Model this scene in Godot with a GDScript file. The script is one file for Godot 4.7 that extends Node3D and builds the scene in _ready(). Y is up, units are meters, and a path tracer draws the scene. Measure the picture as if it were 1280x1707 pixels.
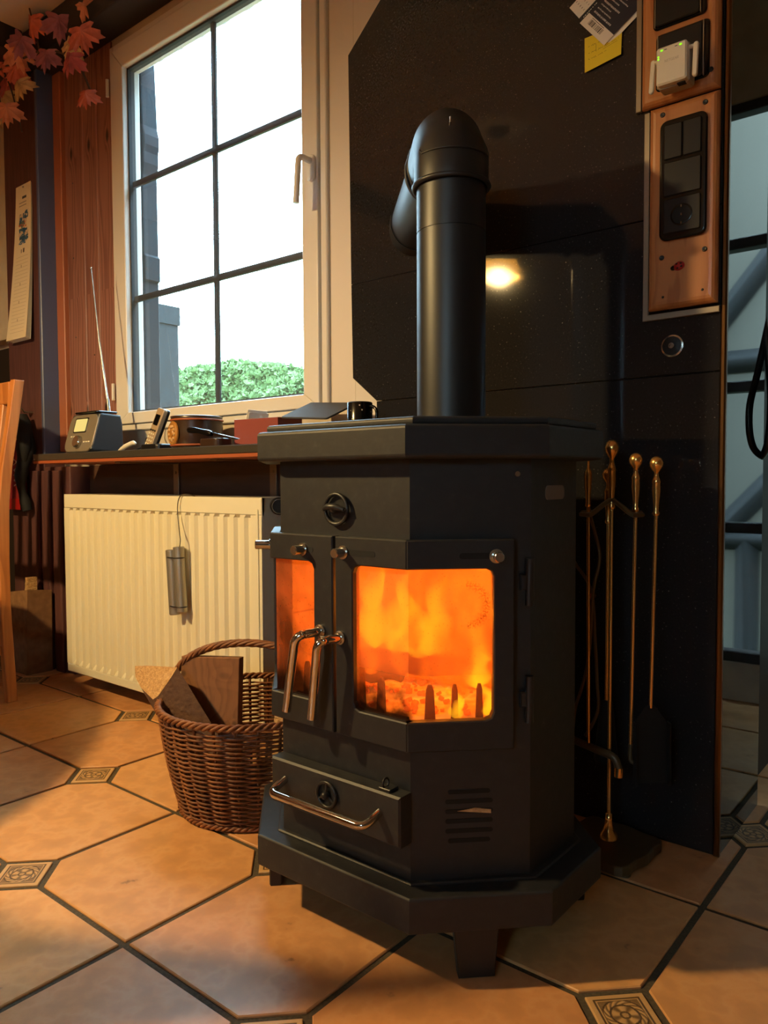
extends Node3D
# Living-room corner with a burning cast stove, a window with a radiator below and a polished black stone wall.
# Units are metres, y up, x runs along the window wall, z comes into the room. Floor at y = 0.

const STOVE_X := 0.938
var M := {}
var stove: Node3D
var rng := RandomNumberGenerator.new()

func _ready() -> void:
	rng.seed = 7
	# ---- camera
	var cam := Camera3D.new()
	cam.name = "camera"
	cam.fov = 67.78
	cam.near = 0.05
	cam.far = 200.0
	cam.position = Vector3(1.7446, 0.7331, 0.9903)
	cam.basis = Basis.from_euler(Vector3(-0.04349, 0.68364, -0.00441))
	add_child(cam)
	cam.current = true
	# ---- sky and exposure
	var sm := ProceduralSkyMaterial.new()
	sm.sky_top_color = Color(0.74, 0.91, 1.0)
	sm.sky_horizon_color = Color(0.77, 0.93, 1.0)
	sm.ground_bottom_color = Color(0.35, 0.42, 0.36)
	sm.ground_horizon_color = Color(0.6, 0.68, 0.66)
	sm.energy_multiplier = 26.0
	sm.sky_curve = 0.2
	var sky := Sky.new()
	sky.sky_material = sm
	var env := Environment.new()
	env.background_mode = Environment.BG_SKY
	env.sky = sky
	env.tonemap_mode = Environment.TONE_MAPPER_LINEAR
	env.tonemap_exposure = 1.0
	env.sdfgi_enabled = true
	env.ssao_enabled = true
	env.ssil_enabled = true
	var we := WorldEnvironment.new()
	we.name = "world_environment"
	we.environment = env
	add_child(we)
	# ---- the room
	materials()
	build_lamp(Vector3(-0.2, 1.73, 1.22), 4.7)
	build_shell()
	build_floor()
	build_window()
	build_outdoors()
	build_stone()
	build_side_room()
	# ---- the objects
	build_stove()
	build_pipe()
	build_fire()
	build_radiator()
	build_shelf_items()
	build_basket()
	build_tools()
	build_sockets()
	build_papers()
	build_left_corner()
	build_garland()

# ------------------------------------------------------------------ nodes
func info(o: Node3D, label: String, category: String, group := "", kind := "") -> Node3D:
	if label:
		o.set_meta("label", label)
	if category:
		o.set_meta("category", category)
	if group:
		o.set_meta("group", group)
	if kind:
		o.set_meta("kind", kind)
	return o

func thing(called: String, label: String, category: String, at := Vector3.ZERO, group := "", kind := "") -> Node3D:
	var o := Node3D.new()
	o.name = called
	o.position = at
	add_child(o, true)
	return info(o, label, category, group, kind)

func from_root(n: Node) -> Vector3:
	var p := Vector3.ZERO
	while n != self:
		p += (n as Node3D).position
		n = n.get_parent()
	return p

func mesh_of(st: SurfaceTool) -> ArrayMesh:
	st.generate_normals()
	return st.commit()

# one named mesh; its shape is given in room coordinates
func part(called: String, st: SurfaceTool, look: Material, parent: Node = self, label := "") -> MeshInstance3D:
	var o := MeshInstance3D.new()
	o.name = called
	o.mesh = mesh_of(st)
	o.material_override = look
	o.position = Vector3.ZERO if parent == self else -from_root(parent)
	parent.add_child(o, true)
	if label:
		o.set_meta("label", label)
	return o

# a mesh that is shared, at its own place
func piece(called: String, mesh: Mesh, look: Material, xf: Transform3D, parent: Node) -> MeshInstance3D:
	var o := MeshInstance3D.new()
	o.name = called
	o.mesh = mesh
	o.material_override = look
	o.transform = xf
	if parent != self:
		o.position -= from_root(parent)
	parent.add_child(o, true)
	return o

# ------------------------------------------------------------------ shapes
func mb() -> SurfaceTool:
	var st := SurfaceTool.new()
	st.begin(Mesh.PRIMITIVE_TRIANGLES)
	st.set_uv(Vector2.ZERO)
	return st

func tri(st: SurfaceTool, a: Vector3, b: Vector3, c: Vector3) -> void:
	st.add_vertex(a)
	st.add_vertex(c)
	st.add_vertex(b)

func quad(st: SurfaceTool, a: Vector3, b: Vector3, c: Vector3, d: Vector3) -> void:
	tri(st, a, b, c)
	tri(st, a, c, d)

func area_of(p: PackedVector2Array) -> float:
	var s := 0.0
	for i in p.size():
		s += p[i].cross(p[(i + 1) % p.size()])
	return s * 0.5

func inset(p: PackedVector2Array, d: float) -> PackedVector2Array:
	var out := PackedVector2Array()
	var n := p.size()
	for i in n:
		var e0 := (p[i] - p[(i + n - 1) % n]).normalized()
		var e1 := (p[(i + 1) % n] - p[i]).normalized()
		var n0 := Vector2(-e0.y, e0.x)
		var n1 := Vector2(-e1.y, e1.x)
		var m := n0 + n1
		var k := maxf(m.length_squared() * 0.5, 0.25)
		out.append(p[i] + m * (d / k))
	return out

# polygon in xy pushed along z from z0 to z1, with bevelled rims; uv = polygon coordinates in metres
func prism(st: SurfaceTool, poly: PackedVector2Array, z0: float, z1: float, bev := 0.0, xf := Transform3D()) -> void:
	var p := poly
	if area_of(p) < 0.0:
		p = p.duplicate()
		p.reverse()
	st.set_smooth_group(-1)
	var rings := []
	if bev > 0.0:
		# chamfer, or a rounded edge where it is wide enough to catch light
		var steps := 4 if bev >= 0.0035 else 1
		for k in steps + 1:
			var a := PI / 2 * k / steps
			rings.append([inset(p, bev * (1.0 - sin(a))), z0 + bev * (1.0 - cos(a))])
		for k in steps + 1:
			var a := PI / 2 * k / steps
			rings.append([inset(p, bev * (1.0 - cos(a))), z1 - bev * (1.0 - sin(a))])
	else:
		rings = [[p, z0], [p, z1]]
	var n := p.size()
	for r in rings.size() - 1:
		var a: PackedVector2Array = rings[r][0]
		var b: PackedVector2Array = rings[r + 1][0]
		var za: float = rings[r][1]
		var zb: float = rings[r + 1][1]
		for i in n:
			var j := (i + 1) % n
			uvq(st, xf, [a[i], a[j], b[j], b[i]], [za, za, zb, zb])
	var first: PackedVector2Array = rings[0][0]
	var last: PackedVector2Array = rings[-1][0]
	var idx := Geometry2D.triangulate_polygon(last)
	for k in range(0, idx.size(), 3):
		var a := idx[k]
		var b := idx[k + 1]
		var c := idx[k + 2]
		if (last[b] - last[a]).cross(last[c] - last[a]) < 0.0:
			var t := b
			b = c
			c = t
		uvt(st, xf, [last[a], last[b], last[c]], z1)
		uvt(st, xf, [first[a], first[c], first[b]], z0)

func uvt(st: SurfaceTool, xf: Transform3D, p: Array, z: float) -> void:
	for k in [0, 2, 1]:
		var v: Vector2 = p[k]
		st.set_uv(v)
		st.add_vertex(xf * Vector3(v.x, v.y, z))

func uvq(st: SurfaceTool, xf: Transform3D, p: Array, z: Array) -> void:
	for k in [0, 2, 1, 0, 3, 2]:
		var v: Vector2 = p[k]
		st.set_uv(v)
		st.add_vertex(xf * Vector3(v.x, v.y, z[k]))

func rect(x0: float, y0: float, x1: float, y1: float) -> PackedVector2Array:
	return PackedVector2Array([Vector2(x0, y0), Vector2(x1, y0), Vector2(x1, y1), Vector2(x0, y1)])

func round_rect(x0: float, y0: float, x1: float, y1: float, r: float, n := 5) -> PackedVector2Array:
	var out := PackedVector2Array()
	var cs := [Vector2(x1 - r, y0 + r), Vector2(x1 - r, y1 - r), Vector2(x0 + r, y1 - r), Vector2(x0 + r, y0 + r)]
	for k in 4:
		for i in n + 1:
			var a := -PI / 2 + k * PI / 2 + i * PI / 2 / n
			out.append(cs[k] + Vector2(cos(a), sin(a)) * r)
	return out

func circle(c: Vector2, r: float, n := 24) -> PackedVector2Array:
	var out := PackedVector2Array()
	for i in n:
		out.append(c + Vector2(cos(TAU * i / n), sin(TAU * i / n)) * r)
	return out

# box between two corners in room axes
func bx(st: SurfaceTool, a: Vector3, b: Vector3, bev := 0.0, xf := Transform3D()) -> void:
	prism(st, rect(minf(a.x, b.x), minf(a.y, b.y), maxf(a.x, b.x), maxf(a.y, b.y)), minf(a.z, b.z), maxf(a.z, b.z), bev, xf)

# prism standing up: polygon given as (x, z), from y0 to y1
func slab(st: SurfaceTool, poly: PackedVector2Array, y0: float, y1: float, bev := 0.0) -> void:
	var p := PackedVector2Array()
	for v in poly:
		p.append(Vector2(v.x, -v.y))
	prism(st, p, y0, y1, bev, Transform3D(Basis(Vector3(1, 0, 0), Vector3(0, 0, -1), Vector3(0, 1, 0)), Vector3.ZERO))

# lathe round y: profile of (radius, height), bottom to top; sharp = each step its own smooth group
func lathe(st: SurfaceTool, prof: Array, xf := Transform3D(), n := 24, sharp := false) -> void:
	for k in prof.size() - 1:
		st.set_smooth_group(k + 1 if sharp else 1)
		var a: Vector2 = prof[k]
		var b: Vector2 = prof[k + 1]
		for i in n:
			var t0 := TAU * i / n
			var t1 := TAU * (i + 1) / n
			var p0 := xf * Vector3(a.x * cos(t0), a.y, -a.x * sin(t0))
			var p1 := xf * Vector3(a.x * cos(t1), a.y, -a.x * sin(t1))
			var q0 := xf * Vector3(b.x * cos(t0), b.y, -b.x * sin(t0))
			var q1 := xf * Vector3(b.x * cos(t1), b.y, -b.x * sin(t1))
			if a.x > 1e-6:
				tri(st, p0, p1, q1)
			if b.x > 1e-6:
				tri(st, p0, q1, q0)

# round bar through points; radii may be one number or one per point
func tube(st: SurfaceTool, pts: Array, radius, n := 10, closed := false) -> void:
	var m := pts.size()
	var up := Vector3.UP
	var rings := []
	var last_t := Vector3.ZERO
	for i in m:
		var a: Vector3 = pts[(i + m - 1) % m] if closed or i > 0 else pts[i]
		var b: Vector3 = pts[(i + 1) % m] if closed or i < m - 1 else pts[i]
		var t := (b - a).normalized()
		if i == 0:
			up = Vector3.RIGHT if absf(t.y) > 0.9 else Vector3.UP
		up = (up - t * up.dot(t)).normalized()
		var side := t.cross(up)
		var r: float = radius[i] if radius is Array else radius
		var ring := []
		for k in n:
			var w := TAU * k / n
			ring.append((pts[i] as Vector3) + (up * cos(w) + side * sin(w)) * r)
		rings.append(ring)
		last_t = t
	st.set_smooth_group(1)
	for i in (m if closed else m - 1):
		var a: Array = rings[i]
		var b: Array = rings[(i + 1) % m]
		for k in n:
			var l := (k + 1) % n
			quad(st, a[k], a[l], b[l], b[k])
	if not closed:
		st.set_smooth_group(2)
		for k in range(1, n - 1):
			tri(st, rings[0][0], rings[0][k + 1], rings[0][k])
			tri(st, rings[-1][0], rings[-1][k], rings[-1][k + 1])

# polyline with rounded corners
func soft(pts: Array, r: float, n := 6) -> Array:
	var out := [pts[0]]
	for i in range(1, pts.size() - 1):
		var p: Vector3 = pts[i]
		var a: Vector3 = p + ((pts[i - 1] as Vector3) - p).limit_length(r)
		var b: Vector3 = p + ((pts[i + 1] as Vector3) - p).limit_length(r)
		for k in n + 1:
			var t := float(k) / n
			out.append(a.lerp(p, t).lerp(p.lerp(b, t), t))
	out.append(pts[-1])
	return out

func smooth_path(pts: Array, n := 6) -> Array:
	var c := Curve3D.new()
	for i in pts.size():
		var p: Vector3 = pts[i]
		var a: Vector3 = pts[maxi(i - 1, 0)]
		var b: Vector3 = pts[mini(i + 1, pts.size() - 1)]
		c.add_point(p, (a - b) / 6.0, (b - a) / 6.0)
	var out := []
	for i in pts.size() - 1:
		for k in n:
			out.append(c.sample(i, float(k) / n))
	out.append(pts[-1])
	return out

# strands twisted round a path
func twist(st: SurfaceTool, path: Array, r_turn: float, r_strand: float, turns: float, strands: int, closed := false) -> void:
	var m := path.size()
	for s in strands:
		var pts := []
		for i in m:
			var a: Vector3 = path[(i + m - 1) % m] if closed or i > 0 else path[i]
			var b: Vector3 = path[(i + 1) % m] if closed or i < m - 1 else path[i]
			var t := (b - a).normalized()
			var u := t.cross(Vector3.UP).normalized() if absf(t.y) < 0.98 else t.cross(Vector3.BACK).normalized()
			var v := u.cross(t)
			var w := TAU * (turns * i / float(m if closed else m - 1) + s / float(strands))
			pts.append((path[i] as Vector3) + (u * cos(w) + v * sin(w)) * r_turn)
		tube(st, pts, r_strand, 6, closed)

func frame_at(o: Vector3, x: Vector3, y: Vector3) -> Transform3D:
	var z := x.cross(y).normalized()
	return Transform3D(Basis(x.normalized(), y.normalized(), z), o)

# axis-aligned lathe helper: y axis of the lathe turned to d
func along(o: Vector3, d: Vector3) -> Transform3D:
	var y := d.normalized()
	var x := (Vector3.RIGHT if absf(y.x) < 0.9 else Vector3.UP).cross(y).normalized()
	return Transform3D(Basis(x, y, x.cross(y)), o)

# ------------------------------------------------------------------ materials
func noise_tex(seed_: int, freq: float, cols: Array, size := 256, octaves := 4, kind := FastNoiseLite.TYPE_SIMPLEX_SMOOTH) -> NoiseTexture2D:
	var n := FastNoiseLite.new()
	n.seed = seed_
	n.noise_type = kind
	n.frequency = freq
	n.fractal_octaves = octaves
	var t := NoiseTexture2D.new()
	t.width = size
	t.height = size
	t.seamless = true
	t.noise = n
	if cols:
		var g := Gradient.new()
		var off := PackedFloat32Array()
		var cc := PackedColorArray()
		for c in cols:
			off.append(c[0])
			cc.append(c[1])
		g.offsets = off
		g.colors = cc
		t.color_ramp = g
	return t

func mat(called: String, c: Color, rough: float, metal := 0.0) -> StandardMaterial3D:
	var m := StandardMaterial3D.new()
	m.resource_name = called
	m.albedo_color = c
	m.roughness = rough
	m.metallic = metal
	M[called] = m
	return m

func glow(called: String, c: Color, energy: float) -> StandardMaterial3D:
	var m := mat(called, Color(0.1, 0.1, 0.1), 0.6)
	m.emission_enabled = true
	m.emission = c
	m.emission_energy_multiplier = energy
	return m

func triplanar(m: StandardMaterial3D, tex: Texture2D, scale: Vector3, world := false) -> StandardMaterial3D:
	m.albedo_texture = tex
	m.uv1_triplanar = true
	m.uv1_world_triplanar = world
	m.uv1_scale = scale
	return m

func bump(m: StandardMaterial3D, tex: Texture2D, depth_cm: float) -> void:
	m.heightmap_enabled = true
	m.heightmap_texture = tex
	m.heightmap_scale = depth_cm

# boards sawn from a log: arched grain along v
func wood_image(w: int, h: int, seed_: int, light: Color, dark: Color, rings: float, knots: Array = []) -> ImageTexture:
	var n := FastNoiseLite.new()
	n.seed = seed_
	n.frequency = 1.0
	n.fractal_octaves = 3
	var fine := FastNoiseLite.new()
	fine.seed = seed_ + 5
	fine.frequency = 1.0
	fine.fractal_octaves = 2
	var im := Image.create(w, h, false, Image.FORMAT_RGB8)
	for y in h:
		var v := float(y) / h
		for x in w:
			var u := float(x) / w
			var cx := 0.5 + 0.18 * n.get_noise_2d(3.0, v * 2.2)
			var d := Vector2((u - cx) * 1.0, 0.22 + 0.16 * n.get_noise_2d(9.0, v * 1.4))
			var ring := d.length() * rings + n.get_noise_2d(u * 2.0, v * 1.1) * 0.9
			var dk := 0.0
			for k in knots:
				var q := Vector2((u - k.x) * 1.0, (v - k.y) * float(h) / w * 0.8)
				var l := q.length()
				ring += 1.2 * exp(-l * l / (k.z * k.z * 5.0))
				dk = maxf(dk, clampf(1.4 - l / k.z, 0.0, 1.0))
			var f := fposmod(ring, 1.0)
			var s := smoothstep(0.35, 0.92, f) * (1.0 - smoothstep(0.93, 1.0, f))
			s = s * 0.75 + 0.22 * fine.get_noise_2d(u * 60.0, v * 6.0)
			var c := light.lerp(dark, clampf(s, 0.0, 1.0))
			c = c.lerp(dark.darkened(0.6), dk)
			im.set_pixel(x, y, c)
	return ImageTexture.create_from_image(im)

func materials() -> void:
	var speck := noise_tex(11, 0.09, [[0.0, Color(0.9, 0.9, 0.9)], [0.5, Color(1, 1, 1)], [1.0, Color(0.94, 0.94, 0.94)]], 256, 3)
	# stove paint, dusty here and there
	var dust := noise_tex(3, 0.035, [[0.0, Color(0.112, 0.112, 0.118)], [0.55, Color(0.13, 0.13, 0.135)], [0.8, Color(0.155, 0.153, 0.155)], [0.93, Color(0.2, 0.195, 0.19)], [1.0, Color(0.34, 0.32, 0.3)]], 512, 5)
	var m := mat("stove_paint", Color(1, 1, 1), 0.5)
	triplanar(m, dust, Vector3(2.2, 2.2, 2.2))
	bump(m, noise_tex(5, 0.25, [], 256, 2), 0.012)
	m = mat("pipe_paint", Color(0.12, 0.12, 0.125), 0.42)
	mat("soot", Color(0.045, 0.042, 0.04), 0.9)
	mat("seam", Color(0.03, 0.03, 0.03), 0.8)
	mat("chrome", Color(0.78, 0.77, 0.76), 0.07, 1.0)
	mat("bolt_steel", Color(0.72, 0.7, 0.67), 0.22, 0.95)
	m = mat("brass", Color(0.9, 0.7, 0.4), 0.24, 0.9)
	mat("dark_brass", Color(0.36, 0.29, 0.19), 0.42, 0.4)
	# polished black stone with pale flecks and hairline scratches
	m = mat("stone", Color(1, 1, 1), 0.045)
	triplanar(m, noise_tex(21, 0.1, [[0.0, Color(0.125, 0.123, 0.132)], [0.5, Color(0.145, 0.142, 0.15)], [0.83, Color(0.15, 0.147, 0.155)], [0.89, Color(0.4, 0.39, 0.37)], [1.0, Color(0.6, 0.58, 0.55)]], 1024, 2), Vector3(1.6, 1.6, 1.6), true)
	m = mat("stone_side", Color(0.03, 0.032, 0.036), 0.03)
	mat("bronze_strip", Color(0.5, 0.36, 0.22), 0.3, 1.0)
	mat("steel_trim", Color(0.62, 0.57, 0.5), 0.4, 0.85)
	# terracotta tiles in four tones
	for k in 4:
		var b: Color = [Color(0.83, 0.6, 0.37), Color(0.8, 0.56, 0.35), Color(0.85, 0.62, 0.38), Color(0.81, 0.58, 0.37)][k]
		m = mat("tile_%d" % k, Color(1, 1, 1), 0.36)
		triplanar(m, noise_tex(40 + k, 0.016, [[0.0, b.darkened(0.08)], [0.35, b.darkened(0.04)], [0.5, b], [0.62, b.lightened(0.05)], [0.75, b.darkened(0.02)], [0.9, b.darkened(0.05)], [1.0, b.darkened(0.35)]], 512, 6), Vector3(1.5, 1.5, 1.5), true)
		m.roughness_texture = noise_tex(50 + k, 0.02, [[0.0, Color(0.62, 0.62, 0.62)], [1.0, Color(1, 1, 1)]], 256, 4)
		m.roughness_texture_channel = BaseMaterial3D.TEXTURE_CHANNEL_RED
		m.roughness = 0.5
		bump(m, noise_tex(60, 0.05, [], 256, 4), 0.03)
	m = mat("grout", Color(1, 1, 1), 0.9)
	triplanar(m, noise_tex(70, 0.2, [[0.0, Color(0.22, 0.19, 0.14)], [1.0, Color(0.36, 0.31, 0.23)]], 256, 3), Vector3(3, 3, 3), true)
	# walls
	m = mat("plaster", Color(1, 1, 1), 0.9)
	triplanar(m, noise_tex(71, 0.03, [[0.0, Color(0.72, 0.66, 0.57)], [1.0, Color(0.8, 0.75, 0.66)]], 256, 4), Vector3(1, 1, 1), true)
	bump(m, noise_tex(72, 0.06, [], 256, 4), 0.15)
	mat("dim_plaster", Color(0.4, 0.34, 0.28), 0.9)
	m = mat("lamp_shade", Color(0.85, 0.72, 0.45), 0.6)
	m.backlight_enabled = true
	m.backlight = Color(1.0, 0.9, 0.6)
	m = mat("ceiling_plaster", Color(0.82, 0.78, 0.74), 0.95)
	bump(m, noise_tex(73, 0.04, [], 256, 4), 0.2)
	m.uv1_triplanar = true
	m.uv1_world_triplanar = true
	mat("white_pvc", Color(0.86, 0.84, 0.81), 0.3)
	mat("white_board", Color(0.84, 0.8, 0.76), 0.5)
	mat("gasket", Color(0.22, 0.24, 0.26), 0.7)
	mat("backlit_muntin", Color(0.13, 0.125, 0.12), 0.45)  # dark tone painted in for bars standing against the bright sky
	m = mat("pane", Color(0.95, 1.0, 1.0, 0.03), 0.02)
	m.transparency = BaseMaterial3D.TRANSPARENCY_ALPHA
	# timber
	m = mat("red_pine", Color(1, 1, 1), 0.5)
	triplanar(m, wood_image(128, 768, 3, Color(0.6, 0.42, 0.37), Color(0.44, 0.28, 0.25), 9.0, [Vector3(0.35, 0.3, 0.06), Vector3(0.7, 0.62, 0.07)]), Vector3(8.0, 0.7, 8.0))
	m = mat("red_pine_moulding", Color(0.66, 0.4, 0.29), 0.5)
	m = mat("dark_timber", Color(1, 1, 1), 0.6)
	triplanar(m, noise_tex(81, 0.02, [[0.0, Color(0.3, 0.18, 0.18)], [1.0, Color(0.4, 0.25, 0.24)]], 256, 4), Vector3(9, 0.8, 9))
	mat("dark_boarding", Color(0.14, 0.1, 0.08), 0.6)
	mat("daylit_blue", Color(0.32, 0.37, 0.52), 0.4)  # blue of the window light on the post side, put into the colour
	mat("beam", Color(0.17, 0.14, 0.14), 0.55)
	m = mat("panel_wood", Color(1, 1, 1), 0.4)
	triplanar(m, wood_image(128, 512, 8, Color(0.7, 0.45, 0.25), Color(0.6, 0.35, 0.18), 5.0), Vector3(6.0, 1.2, 6.0))
	m.clearcoat_enabled = true
	m.clearcoat = 0.12
	m.clearcoat_roughness = 0.3
	m = mat("chair_wood", Color(1, 1, 1), 0.42)
	triplanar(m, wood_image(96, 384, 12, Color(0.74, 0.47, 0.24), Color(0.6, 0.35, 0.16), 5.0), Vector3(8.0, 0.8, 8.0))
	mat("shelf_edge", Color(0.6, 0.3, 0.16), 0.5)
	m = mat("shelf_top", Color(1, 1, 1), 0.35)
	triplanar(m, noise_tex(84, 0.4, [[0.0, Color(0.17, 0.16, 0.14)], [0.7, Color(0.23, 0.21, 0.18)], [1.0, Color(0.42, 0.38, 0.32)]], 256, 2), Vector3(3, 3, 3))
	m = mat("wall_boarding", Color(1, 1, 1), 0.6)
	triplanar(m, noise_tex(85, 0.02, [[0.0, Color(0.3, 0.21, 0.17)], [1.0, Color(0.38, 0.27, 0.22)]], 256, 4), Vector3(1, 6, 1))
	m = mat("plank_wood", Color(1, 1, 1), 0.75)
	triplanar(m, wood_image(128, 256, 15, Color(0.56, 0.37, 0.23), Color(0.44, 0.28, 0.17), 11.0, [Vector3(0.68, 0.2, 0.03), Vector3(0.4, 0.5, 0.03), Vector3(0.7, 0.75, 0.035)]), Vector3(6.0, 2.8, 6.0))
	m = mat("cut_wood", Color(1, 1, 1), 0.85)
	triplanar(m, noise_tex(87, 0.06, [[0.0, Color(0.62, 0.46, 0.29)], [1.0, Color(0.86, 0.7, 0.48)]], 256, 4), Vector3(6, 6, 6))
	bump(m, noise_tex(88, 0.12, [], 256, 4), 0.25)
	m = mat("bark", Color(1, 1, 1), 0.9)
	triplanar(m, noise_tex(89, 0.05, [[0.0, Color(0.3, 0.2, 0.15)], [1.0, Color(0.42, 0.3, 0.23)]], 256, 5), Vector3(5, 5, 5))
	bump(m, noise_tex(90, 0.05, [], 256, 5), 0.3)
	for k in 2:
		m = mat("wicker_%d" % k, Color(1, 1, 1), 0.55)
		triplanar(m, noise_tex(91 + k, 0.03, [[0.0, [Color(0.3, 0.16, 0.08), Color(0.36, 0.2, 0.1)][k]], [0.6, [Color(0.45, 0.26, 0.13), Color(0.52, 0.31, 0.16)][k]], [1.0, [Color(0.62, 0.4, 0.22), Color(0.7, 0.46, 0.26)][k]]], 256, 4), Vector3(4, 4, 4))
	# heating and small things
	mat("radiator_enamel", Color(0.88, 0.85, 0.74), 0.35)
	mat("radiator_edge", Color(0.42, 0.36, 0.3), 0.5)
	m = mat("brushed_steel", Color(0.66, 0.64, 0.6), 0.42, 0.75)
	mat("wire", Color(0.35, 0.33, 0.3), 0.5, 0.6)
	mat("radio_front", Color(0.5, 0.46, 0.4), 0.45, 0.3)
	mat("radio_body", Color(0.13, 0.15, 0.18), 0.45)
	mat("black_plastic", Color(0.04, 0.042, 0.05), 0.36)
	mat("black_gloss", Color(0.02, 0.022, 0.028), 0.2)
	mat("key_white", Color(0.82, 0.78, 0.7), 0.5)
	mat("dark_key", Color(0.12, 0.11, 0.1), 0.4)
	mat("phone_shell", Color(0.62, 0.53, 0.42), 0.4)
	glow("radio_screen", Color(1.0, 0.88, 0.5), 0.9)
	mat("mug_glaze", Color(0.2, 0.13, 0.09), 0.3)
	mat("mug_band", Color(0.62, 0.42, 0.18), 0.4)
	mat("red_card", Color(0.5, 0.2, 0.17), 0.7)
	mat("paper", Color(0.88, 0.86, 0.82), 0.85)
	mat("grey_card", Color(0.26, 0.25, 0.25), 0.9)
	mat("router_white", Color(0.86, 0.81, 0.72), 0.35)
	mat("router_side", Color(0.62, 0.57, 0.5), 0.45)
	mat("router_print", Color(0.66, 0.6, 0.52), 0.5)
	glow("router_light", Color(0.6, 1.0, 0.1), 1.2)
	mat("ladybird_red", Color(0.6, 0.05, 0.06), 0.35)
	mat("jacket", Color(0.05, 0.055, 0.07), 0.8)
	mat("red_cloth", Color(0.5, 0.07, 0.09), 0.85)
	mat("white_print", Color(0.8, 0.77, 0.74), 0.8)
	mat("yellow_strap", Color(0.8, 0.55, 0.1), 0.6)
	m = mat("kraft", Color(1, 1, 1), 0.85)
	triplanar(m, noise_tex(95, 0.03, [[0.0, Color(0.48, 0.34, 0.22)], [1.0, Color(0.6, 0.44, 0.3)]], 256, 4), Vector3(3, 3, 3))
	mat("stem", Color(0.3, 0.24, 0.2), 0.7)
	var lc := [Color(0.8, 0.42, 0.34), Color(0.7, 0.33, 0.35), Color(0.82, 0.53, 0.4), Color(0.82, 0.68, 0.48), Color(0.6, 0.36, 0.42)]
	for k in 5:
		m = mat("leaf_%d" % k, Color(1, 1, 1), 0.7)
		var lcol: Color = lc[k]
		triplanar(m, noise_tex(100 + k, 0.03, [[0.0, lcol.darkened(0.25)], [0.5, lcol], [1.0, lcol.lightened(0.18)]], 128, 4), Vector3(5, 5, 5))
		m.backlight_enabled = true
		m.backlight = Color(0.25, 0.25, 0.25)
	# outdoors
	m = mat("hedge", Color(0.32, 0.41, 0.24), 0.85)
	m.backlight_enabled = true
	m.backlight = Color(0.4, 0.4, 0.4)
	m.vertex_color_use_as_albedo = true
	mat("lawn", Color(0.2, 0.28, 0.14), 0.95)
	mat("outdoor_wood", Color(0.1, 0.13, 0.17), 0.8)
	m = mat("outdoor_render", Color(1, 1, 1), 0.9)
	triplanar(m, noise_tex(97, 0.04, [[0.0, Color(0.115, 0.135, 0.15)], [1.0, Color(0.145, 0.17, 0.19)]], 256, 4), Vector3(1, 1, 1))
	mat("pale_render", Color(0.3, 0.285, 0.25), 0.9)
	mat("half_timber", Color(0.03, 0.03, 0.03), 0.8)
	# fire
	m = mat("firebrick", Color(1, 1, 1), 0.9)
	triplanar(m, noise_tex(98, 0.03, [[0.0, Color(0.78, 0.6, 0.45)], [1.0, Color(0.95, 0.82, 0.66)]], 256, 4), Vector3(4, 4, 4))
	mat("char", Color(0.1, 0.07, 0.055), 0.9)
	glow("ember", Color(1.0, 0.3, 0.04), 1.5)
	for k in 2:
		m = glow("flame_%d" % k, [Color(1.0, 0.42, 0.02), Color(1.0, 0.7, 0.08)][k], [1.3, 2.2][k])
		m.albedo_color = Color(0.1, 0.04, 0.0, [0.09, 0.14][k])
		m.transparency = BaseMaterial3D.TRANSPARENCY_ALPHA
		m.roughness = 0.9
	glow("lamp_globe", Color(1.0, 0.8, 0.4), 5.0)
	# sooty stove glass: soot thick at the rims and lower edge
	for k in 2:
		M["stove_glass_%d" % k] = soot_glass(k)

func soot_glass(k: int) -> StandardMaterial3D:
	var n := FastNoiseLite.new()
	n.seed = 300 + k
	n.frequency = 0.02
	n.fractal_octaves = 5
	var s := 192
	var im := Image.create(s, s, false, Image.FORMAT_RGBA8)
	for y in s:
		for x in s:
			var u := float(x) / s
			var v := float(y) / s
			var w := n.get_noise_2d(x, y) if k == 0 else n.get_noise_2d(x * 0.45 + y * 0.12, y * 0.28)
			var a := 0.05 + 0.1 * maxf(w, 0.0)
			var low := smoothstep(0.72, 1.0, v + 0.12 * w)
			if k == 1:
				a = 0.46 + 0.5 * w + 0.55 * low
			else:
				a += 0.95 * smoothstep(0.74, 0.97, v + 0.16 * w) * smoothstep(0.5, 0.4, u + 0.1 * w) + 0.3 * smoothstep(0.9, 1.0, v)
				var arc := absf(Vector2(u - 0.8, v - 0.25).length() - 0.13)
				if u > 0.8 and v < 0.4 and n.get_noise_2d(x * 17.0, y * 17.0) > 0.05:
					a += 0.5 * smoothstep(0.04, 0.0, arc)
			if n.get_noise_2d(x * 31.0, y * 29.0) > 0.55:
				a += 0.3
			im.set_pixel(x, y, Color(0.9, 0.6, 0.38, 0.62 - 0.34 * smoothstep(0.6, 0.8, v)).lerp(Color(0.12, 0.07, 0.04, 0.97), clampf(a, 0.0, 1.0)))
	var m := StandardMaterial3D.new()
	m.resource_name = "stove_glass_%d" % k
	m.albedo_texture = ImageTexture.create_from_image(im)
	m.transparency = BaseMaterial3D.TRANSPARENCY_ALPHA
	m.roughness = 0.25
	m.backlight_enabled = true
	m.backlight = Color(1.0, 1.0, 1.0)
	return m

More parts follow.
